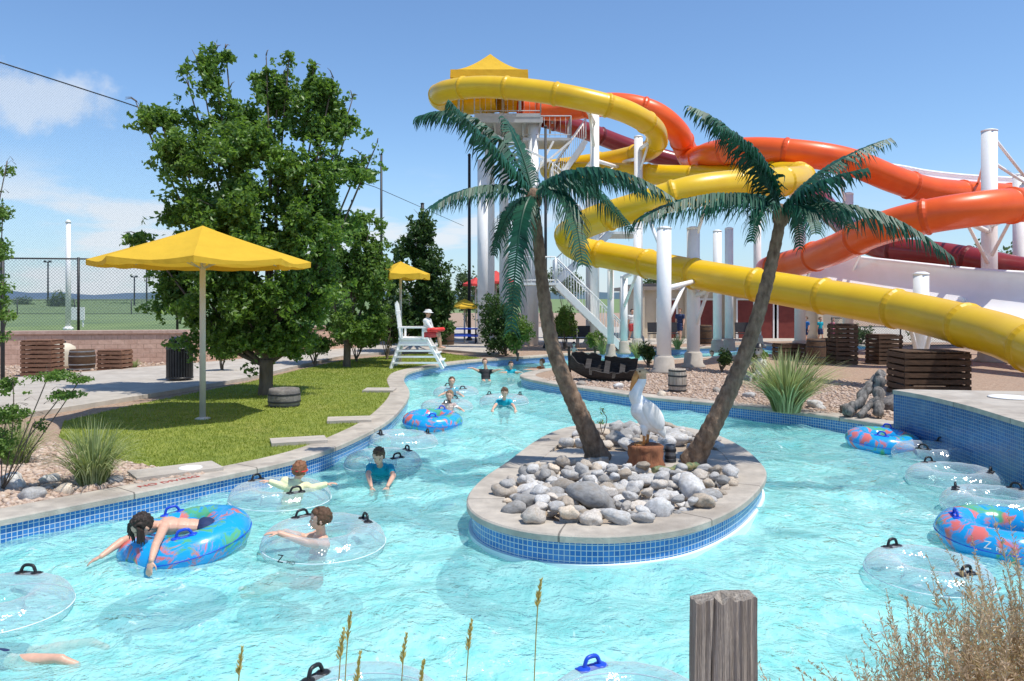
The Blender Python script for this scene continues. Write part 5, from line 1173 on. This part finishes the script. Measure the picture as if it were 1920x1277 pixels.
c=G(118,690); T=thing('cream_tank',c,'cream plastic tank with rounded top by the wall','tank'); b=B(); b.lathe(c,[(.36,0),(.38,.1),(.38,.5),(.34,.66),(.2,.75),(.08,.78)],24); b.obj('tank_body',M['beige'],T); b=B(); b.lathe(c+Vector((0,0,.775)),[(.09,0),(.09,.05),(.07,.06)],16); b.obj('tank_cap',M['black'],T)
c=G(337,719); c.z=GZ+.09; T=thing('litter_bin',c,'black slatted round litter bin beside the path','litter bin')
b=B()
for i in range(30):
    a=2*math.pi*i/30; b.box(c+Vector((.31*math.cos(a),.31*math.sin(a),.42)),(.02,.045,.76),Matrix.Rotation(a,3,'Z'))
for z in(.06,.8): b.lathe(c+Vector((0,0,z)),[(.30,-.02),(.33,-.02),(.33,.02),(.30,.02),(.30,-.02)],30,False)
b.obj('slatted_body',M['black'],T)
b=B(); b.lathe(c+Vector((0,0,.08)),[(.28,0),(.28,.72)],24); b.obj('liner',M['darkmetal'],T)
b=B(); b.lathe(c+Vector((0,0,.82)),[(.33,0),(.32,.06),(.24,.08),(.24,.16),(.27,.17),(.24,.24),(.1,.28)],24); b.obj('lid',M['black'],T)
pp=P(1355,1116,2.35); T=thing('wooden_post',(pp.x,pp.y,GZ),'weathered tan grey split timber post on the near bank','post')
def plank(x,w,d,top,seed,parent):
    V=[];Fc=[]; nz=60; ring_=[]
    m0=36
    for i in range(m0): ring_.append((-w/2+w*i/(m0-1),-d/2))
    ring_+= [(w/2,-d/4),(w/2,d/4),(w/2,d/2),(0,d/2),(-w/2,d/2),(-w/2,d/4),(-w/2,-d/4)]
    for k in range(nz+1):
        z=GZ+(top-GZ)*k/nz
        for i,(a,c2) in enumerate(ring_):
            gr=noise.noise(Vector((a*95,seed,z*1.3)))*.004+noise.noise(Vector((a*34,seed+3,z*.9)))*.004
            crack=-.016*max(0,1-abs(a+w*.21+.004*math.sin(z*7))/.005) if c2<0 else 0
            zz=z+((noise.noise(Vector((a*45,seed,c2*20)))*.018+a*.10) if k==nz else 0)
            V.append((x+a+noise.noise(Vector((seed,z*5,i//20)))*.003,pp.y+c2-gr-crack,zz))
    m=len(ring_)
    for k in range(nz):
        for i in range(m): i2=(i+1)%m; Fc.append((k*m+i,k*m+i2,(k+1)*m+i2,(k+1)*m+i))
    Fc.append([nz*m+i for i in range(m)]); mk('timber',V,Fc,M['greywood'],parent)
plank(pp.x,.180,.08,pp.z-.003,1,T)
c=G(1128,712); T=thing('wrecked_rowboat',c,'black wrecked wooden rowboat tilted on the gravel','boat')
def hull(c,L,W,Hh,R):
    V=[];Fc=[];n=20;m=12
    for i in range(n+1):
        t=i/n; xx=(t-.5)*L; wd=W/2*(math.sin(math.pi*min(1,t*1.02+.02))**.6 if t<.5 else (1-.35*((t-.5)*2)**2)); sheer=Hh*(1+.35*(2*t-1)**2)
        for k in range(m+1):
            a=-math.pi/2+math.pi*k/m; rag=(noise.noise(Vector((i*.9,k*3.1,0)))*.10 if k in(0,m) else 0)
            V.append(c+R@Vector((xx,wd*math.sin(a),rag+(sheer-Hh*1.0*math.cos(a)**.8 if math.cos(a)>0 else sheer))))
    for i in range(n):
        for k in range(m):
            if (i,k) in((6,0),(13,0),(9,m-1)): continue
            Fc.append((i*(m+1)+k,i*(m+1)+k+1,(i+1)*(m+1)+k+1,(i+1)*(m+1)+k))
    return V,Fc
Rb=Matrix.Rotation(math.radians(-8),3,'Z')@Matrix.Rotation(math.radians(8),3,'Y')@Matrix.Rotation(math.radians(28),3,'X')
V,Fc=hull(c+Vector((0,0,.02)),1.75,.85,.48,Rb); o=mk('hull',V,Fc,M['blackwood'],T); md=o.modifiers.new('s','SOLIDIFY'); md.thickness=.03
for xx in(-.4,.1,.5): b=B(); b.box(c+Rb@Vector((xx,0,.38)),(.14,.70,.03),Rb); b.obj('thwart',M['blackwood'],T)
b=B(); b.beam(c+Rb@Vector((-.86,0,.1)),c+Rb@Vector((-.96,0,.9)),.07); b.obj('stem_post',M['blackwood'],T)
def statue(u,vb,h,label,ang=-2.4):
    c=G(u,vb); f=Vector((math.cos(ang),math.sin(ang),0)); r=f.cross(Vector((0,0,1)))
    T=thing('pirate_statue',c,label,'statue'); b=B(); U=lambda a,b_,z:c+f*a*h+r*b_*h+Vector((0,0,z*h))
    b.ell(U(0,0,.42),(.13*h,.1*h,.2*h)); b.ell(U(0,0,.22),(.14*h,.12*h,.12*h)); b.capsule(U(0,0,.6),U(.05,0,.7),.05*h,.05*h); b.ell(U(.06,0,.80),(.1*h,.1*h,.13*h)); b.ell(U(.12,0,.73),(.06*h,.06*h,.05*h))
    for s in(-1,1):
        b.capsule(U(0,s*.14,.55),U(.12,s*.24,.42),.04*h,.032*h); b.capsule(U(.12,s*.24,.42),U(.3,s*.2,.5),.032*h,.025*h)
        b.capsule(U(.02,s*.07,.2),U(.25,s*.1,.16),.05*h,.04*h); b.capsule(U(.25,s*.1,.16),U(.30,s*.1,.02),.04*h,.03*h)
        for k in range(4): b.capsule(U(.3,s*.2,.5),U(.38,s*.2+(k-1.5)*.025,.53),.012*h,.009*h,6)
    remesh(b,'body',M['bone'],T,.014,2)
    b=B(); b.lathe(U(.05,0,.88),[(.17*h,.02),(.19*h,.0),(.1*h,.0),(.09*h,.1*h),(.03*h,.12*h)],16); b.obj('hat',M['black'],T)
    for s in(-1,1): b=B(); b.ell(U(.145,s*.04,.82),.022*h); b.obj('eye',M['iris'],T)
    return T
statue(1425,715,1.0,'pale seated pirate figure with black hat on the gravel')
statue(1076,668,.55,'small pale pirate figure sitting in the wrecked boat',-1.6)
p=G(1588,784)
log('leaning_log',p+Vector((0,0,.06)),p+Vector((.72,.35,.70)),.12,M['darkdrift'],'dark slanted driftwood log leaning on boulders',seed=3)
log('leaning_log',G(1645,786)+Vector((0,0,.06)),G(1645,786)+Vector((.24,.4,.80)),.12,M['darkdrift'],'dark slanted driftwood log leaning on boulders',seed=6)
log('leaning_log',G(1610,786)+Vector((0,0,.06)),G(1610,786)+Vector((.50,.2,.42)),.08,M['darkdrift'],'dark slanted driftwood log leaning on boulders',seed=9)
BM=rockmesh(20,'boulder'); BM.materials.clear(); BM.materials.append(M['boulder'])
for u,v,r in((1672,768,.26),(1590,774,.14),(1690,735,.26)):
    p=G(u,v); rock(p.x,p.y,GZ+r*.4,r,'grey granite boulder beside the tiled wall','boulders',BM,'boulder')
for u,v,r in((1405,745,.12),(1345,735,.1),(1090,722,.1),(1160,728,.13),(1400,712,.15),(1240,742,.1),(1530,765,.15)):
    p=G(u,v); rock(p.x,p.y,GZ+r*.35,r,'tan landscaping stone in the gravel','landscaping stones')
# ------------------------------------------------------------------ left wall, fences, net
def wall(p0,p1,z0,z1,th,mat,name,label):
    p0=Vector((*p0,0));p1=Vector((*p1,0)); d=(p1-p0); L=d.length; n=Vector((-d.y,d.x,0)).normalized()*th
    T=thing(name,(p0.x,p0.y,z0),label,'wall'); uv=[]
    a,b_,c,d_=p0,p1,p1+n,p0+n
    V=[(q.x,q.y,z) for z in(z0,z1) for q in(a,b_,c,d_)]
    fs=[(0,1,5,4),(1,2,6,5),(2,3,7,6),(3,0,4,7)]; 
    for f,l in zip(fs,(L,th,L,th)): uv+=[(0,z0),(l,z0),(l,z1),(0,z1)]
    mk('block_face',V,fs,mat,T,uv=uv)
    bb=B(); m_=(a+c)/2; bb.box((m_.x,m_.y,z1+.05),(L+.06,th+.1,.1),Matrix.Rotation(math.atan2(d.y,d.x),3,'Z')); bb.obj('cap_stone',M['coping2'],T)
wall((-24,24.2),(-10.9,26.6),GZ-.1,1.25,.4,M['brick'],'block_retaining_wall','pinkish block retaining wall behind the path')
wall((-10.88,26.65),(-6.5,34),GZ-.1,1.2,.4,M['brick'],'block_retaining_wall','pinkish block retaining wall curving behind the trees')
mk('field',[(-24,24.5,1.2),(-11,26.9,1.2),(-6.8,34.2,1.2),(-6.8,44,1.2),(-30,420,1.2),(-500,420,1.2),(-500,24.5,1.2)],[(0,1,2,3,4,5,6)],M['field'],kind='structure')
mk('far_field',[(-1800,120,.262),(1800,120,.262),(1800,3900,.262),(-1800,3900,.262)],[(0,1,2,3)],M['field'],kind='structure')
def fence(pts,z0,z1,label,pr=.04,mat='chain',sp=3,name='chain_link_fence'):
    pts=[Vector((*p,0)) for p in pts]; T=thing(name,(pts[0].x,pts[0].y,z0),label,'fence'); V=[];Fc=[];uv=[];s=0
    for i,(a,c) in enumerate(zip(pts[:-1],pts[1:])):
        L=(c-a).length; o=len(V); V+=[(a.x,a.y,z0),(c.x,c.y,z0),(c.x,c.y,z1),(a.x,a.y,z1)]; Fc.append((o,o+1,o+2,o+3)); uv+=[(s,z0),(s+L,z0),(s+L,z1),(s,z1)]; s+=L
        n=int(L/sp)
        for k in range(n+1):
            p=a.lerp(c,k/max(1,n)); b=B(); b.cyl((p.x,p.y,z0-.05),(p.x,p.y,z1+.05),pr,pr,8); b.obj('post',M['darkmetal'],T)
        for z,k in((z1,.6),(z0+.05,.4)): b=B(); b.cyl((a.x,a.y,z),(c.x,c.y,z),pr*k,pr*k,8); b.obj('rail',M['darkmetal'],T)
    mk('wire_mesh',V,Fc,M[mat],T,uv=uv)
fence([(-24,25.2),(-11.6,27.6)],1.2,3.75,'tall dark chain-link fence on the retaining wall',.045,sp=3.1)
fence([(-46,60),(-8,62)],1.2,2.3,'low chain-link fence across the sports field',.04,sp=4)
fence([(P(1560,0,37).x,37),(P(1960,0,35).x,35)],GZ,1.5,'low dark chain-link fence behind the crates',.035,sp=2.6)
Ltop=[(-22.2,30.6,12.3),(-19.6,40,12.3),(-16,54,12.2),(-12,70,12.2),(-6.4,105,12)]
T=thing('ball_netting',(-22.2,30.6,1.2),'tall fine mesh ball netting hung from a cable','netting'); V=[];Fc=[];uv=[];s=0
for a,c in zip(Ltop[:-1],Ltop[1:]):
    o=len(V); L=math.hypot(c[0]-a[0],c[1]-a[1]); V+=[(a[0],a[1],1.2),(c[0],c[1],1.2),c,a]; Fc.append((o,o+1,o+2,o+3)); uv+=[(s,1.2),(s+L,1.2),(s+L,c[2]),(s,a[2])]; s+=L
mk('net_mesh',V[:8],Fc[:2],M['net'],T,uv=uv[:8])
b=B(); b.tube([Vector(p) for p in Ltop],.03,6); b.obj('top_cable',M['darkmetal'],T)
for a,c in (((-16,54,1.2),(-16,54,12.6)),((-22.2,30.6,1),(-22.2,30.6,12.6))): b=B(); b.cyl(a,c,.14,.1,10); b.obj('net_pole',M['darkmetal'],T)
def pole(u,vt,y,r,mat,label,name='utility_pole',z0=GZ,head=False):
    t=P(u,vt,y); T=thing(name,(t.x,y,z0),label,'pole'); b=B(); b.cyl((t.x,y,z0),t,r,r*.8,12); b.lathe((t.x,y,z0),[(r*1.8,0),(r*1.8,.1),(r*1.1,.15)],12); b.obj('shaft',M[mat],T)
    b=B()
    if head: b.box(t+Vector((0,0,.05)),(1.2,.2,.15)); b.box(t+Vector((-.4,-.15,.15)),(.35,.25,.3)); b.box(t+Vector((.4,-.15,.15)),(.35,.25,.3))
    else: b.lathe(t,[(r*.95,0),(r*.95,.06),(r*.3,.12)],12)
    b.obj('lamp_head' if head else 'pole_cap',M[mat],T)
pole(128,418,30,.10,'white','plain white pole on the sports field',z0=1.2)
pole(880,292,41,.09,'darkmetal','thin dark metal pole beside the slide tower')
pole(1023,240,34.5,.07,'darkmetal','thin dark metal pole beside the slide tower')
pole(715,290,70,.12,'darkmetal','dark netting pole rising above the trees')
pole(792,382,95,.25,'darkmetal','dark netting pole rising above the trees')
pole(275,505,110,.12,'darkmetal','distant sports field light pole','light_pole',1.2,True)
pole(90,492,130,.14,'darkmetal','distant sports field light pole','light_pole',1.2,True)
pole(252,520,140,.14,'darkmetal','distant sports field light pole','light_pole',1.2,True)
pole(5,470,19.5,.05,'darkmetal','thin black fence post at the planting bed')
b=B(); c=P(142,588,34); b.box(c,(.75,.05,.55)); 
for s in(-.3,.3): b.box(c+Vector((s,.02,-.3)),(.05,.05,.9))
b.obj('white_field_sign',M['white'],origin=c,label='plain white rectangular board on the sports field',category='sign')
V=[];Fc=[];n=90
for i in range(n+1):
    xx=-3500+7000*i/n; hz=34+26*noise.noise(Vector((i*.13,2,0)))+10*noise.noise(Vector((i*.5,7,0))); V+=[(xx,3850,0),(xx,3850,max(8,hz))]
for i in range(n): Fc.append((2*i,2*i+2,2*i+3,2*i+1))
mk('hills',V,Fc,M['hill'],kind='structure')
# ------------------------------------------------------------------ light & sky
sd=Vector((.34,-.18,.92)).normalized(); el=math.asin(sd.z); az=math.atan2(sd.x,sd.y)
su=bpy.data.lights.new('sun','SUN'); su.energy=4.8; su.angle=math.radians(.55); su.color=(1,.955,.88)
so=bpy.data.objects.new('sun',su); so.rotation_euler=(-sd).to_track_quat('-Z','Y').to_euler(); so.location=(0,0,30); COL.objects.link(so)
w=bpy.data.worlds.new('World'); scene.world=w; w.use_nodes=True; nt=w.node_tree; nt.nodes.clear()
wo=nt.nodes.new('ShaderNodeOutputWorld'); bg=nt.nodes.new('ShaderNodeBackground'); sk=nt.nodes.new('ShaderNodeTexSky'); sk.sky_type='NISHITA'; sk.sun_disc=False
sk.sun_elevation=el; sk.sun_rotation=az; sk.air_density=1.1; sk.dust_density=.3; sk.ozone_density=2.5; sk.altitude=600
tc=nt.nodes.new('ShaderNodeTexCoord'); sx=nt.nodes.new('ShaderNodeSeparateXYZ'); nt.links.new(tc.outputs['Generated'],sx.inputs[0])
mp=nt.nodes.new('ShaderNodeMapping'); mp.inputs['Scale'].default_value=(1,1,3.4); mp.inputs['Location'].default_value=(.3,.1,.25); nt.links.new(tc.outputs['Generated'],mp.inputs['Vector'])
cn=noisen(nt,mp.outputs[0],5.2,9,.55,.15)
def mr(v,a,b_,c=0,d=1):
    n=nt.nodes.new('ShaderNodeMapRange'); n.interpolation_type='SMOOTHSTEP'; nt.links.new(v,n.inputs[0]); n.inputs[1].default_value=a;n.inputs[2].default_value=b_;n.inputs[3].default_value=c;n.inputs[4].default_value=d; return n.outputs[0]
cl=mr(cn.outputs['Fac'],.45,.57)
low=mr(sx.outputs[2],.09,.17,1,0); az_=mr(sx.outputs[0],-.10,.22,1,.10)
cd=Vector((-910/F,1,375/F)).normalized()
vs=nt.nodes.new('ShaderNodeVectorMath'); vs.operation='SUBTRACT'; nt.links.new(tc.outputs['Generated'],vs.inputs[0]); vs.inputs[1].default_value=cd
vm_=nt.nodes.new('ShaderNodeVectorMath'); vm_.operation='MULTIPLY'; nt.links.new(vs.outputs[0],vm_.inputs[0]); vm_.inputs[1].default_value=(1,1,2.2)
ln_=nt.nodes.new('ShaderNodeVectorMath'); ln_.operation='LENGTH'; nt.links.new(vm_.outputs[0],ln_.inputs[0])
puffn=noisen(nt,tc.outputs['Generated'],18,6,.6)
puff=mr(mathn(nt,'MULTIPLY_ADD',puffn.outputs['Fac'],-.18,ln_.outputs['Value']),-.06,-.005,.6,0)
f=mathn(nt,'MULTIPLY',cl,mathn(nt,'MULTIPLY',low,az_))
f=mathn(nt,'MULTIPLY',f,.85,clamp=True)
f=mathn(nt,'MAXIMUM',f,puff)
skc=mixc(nt,1.0,sk.outputs[0],(.84,.98,1.12),'MULTIPLY')
haze=mr(sx.outputs[2],0,.20,.5,0)
skc=mixc(nt,haze,skc,(3.0,4.2,5.6))
col=mixc(nt,f,skc,(5.6,5.9,6.3))
nt.links.new(col,bg.inputs[0]); bg.inputs[1].default_value=.15; nt.links.new(bg.outputs[0],wo.inputs[0])
cam=bpy.data.cameras.new('camera'); co=bpy.data.objects.new('camera',cam); COL.objects.link(co); co.location=(0,0,H); co.rotation_euler=(math.radians(90),0,0)
cam.lens=36*F/1920; cam.sensor_width=36; cam.shift_y=-(638.5-HV)/1920; cam.clip_end=9000; cam.clip_start=.05; scene.camera=co
scene.view_settings.view_transform='Standard'; scene.view_settings.look='None'; scene.view_settings.exposure=0
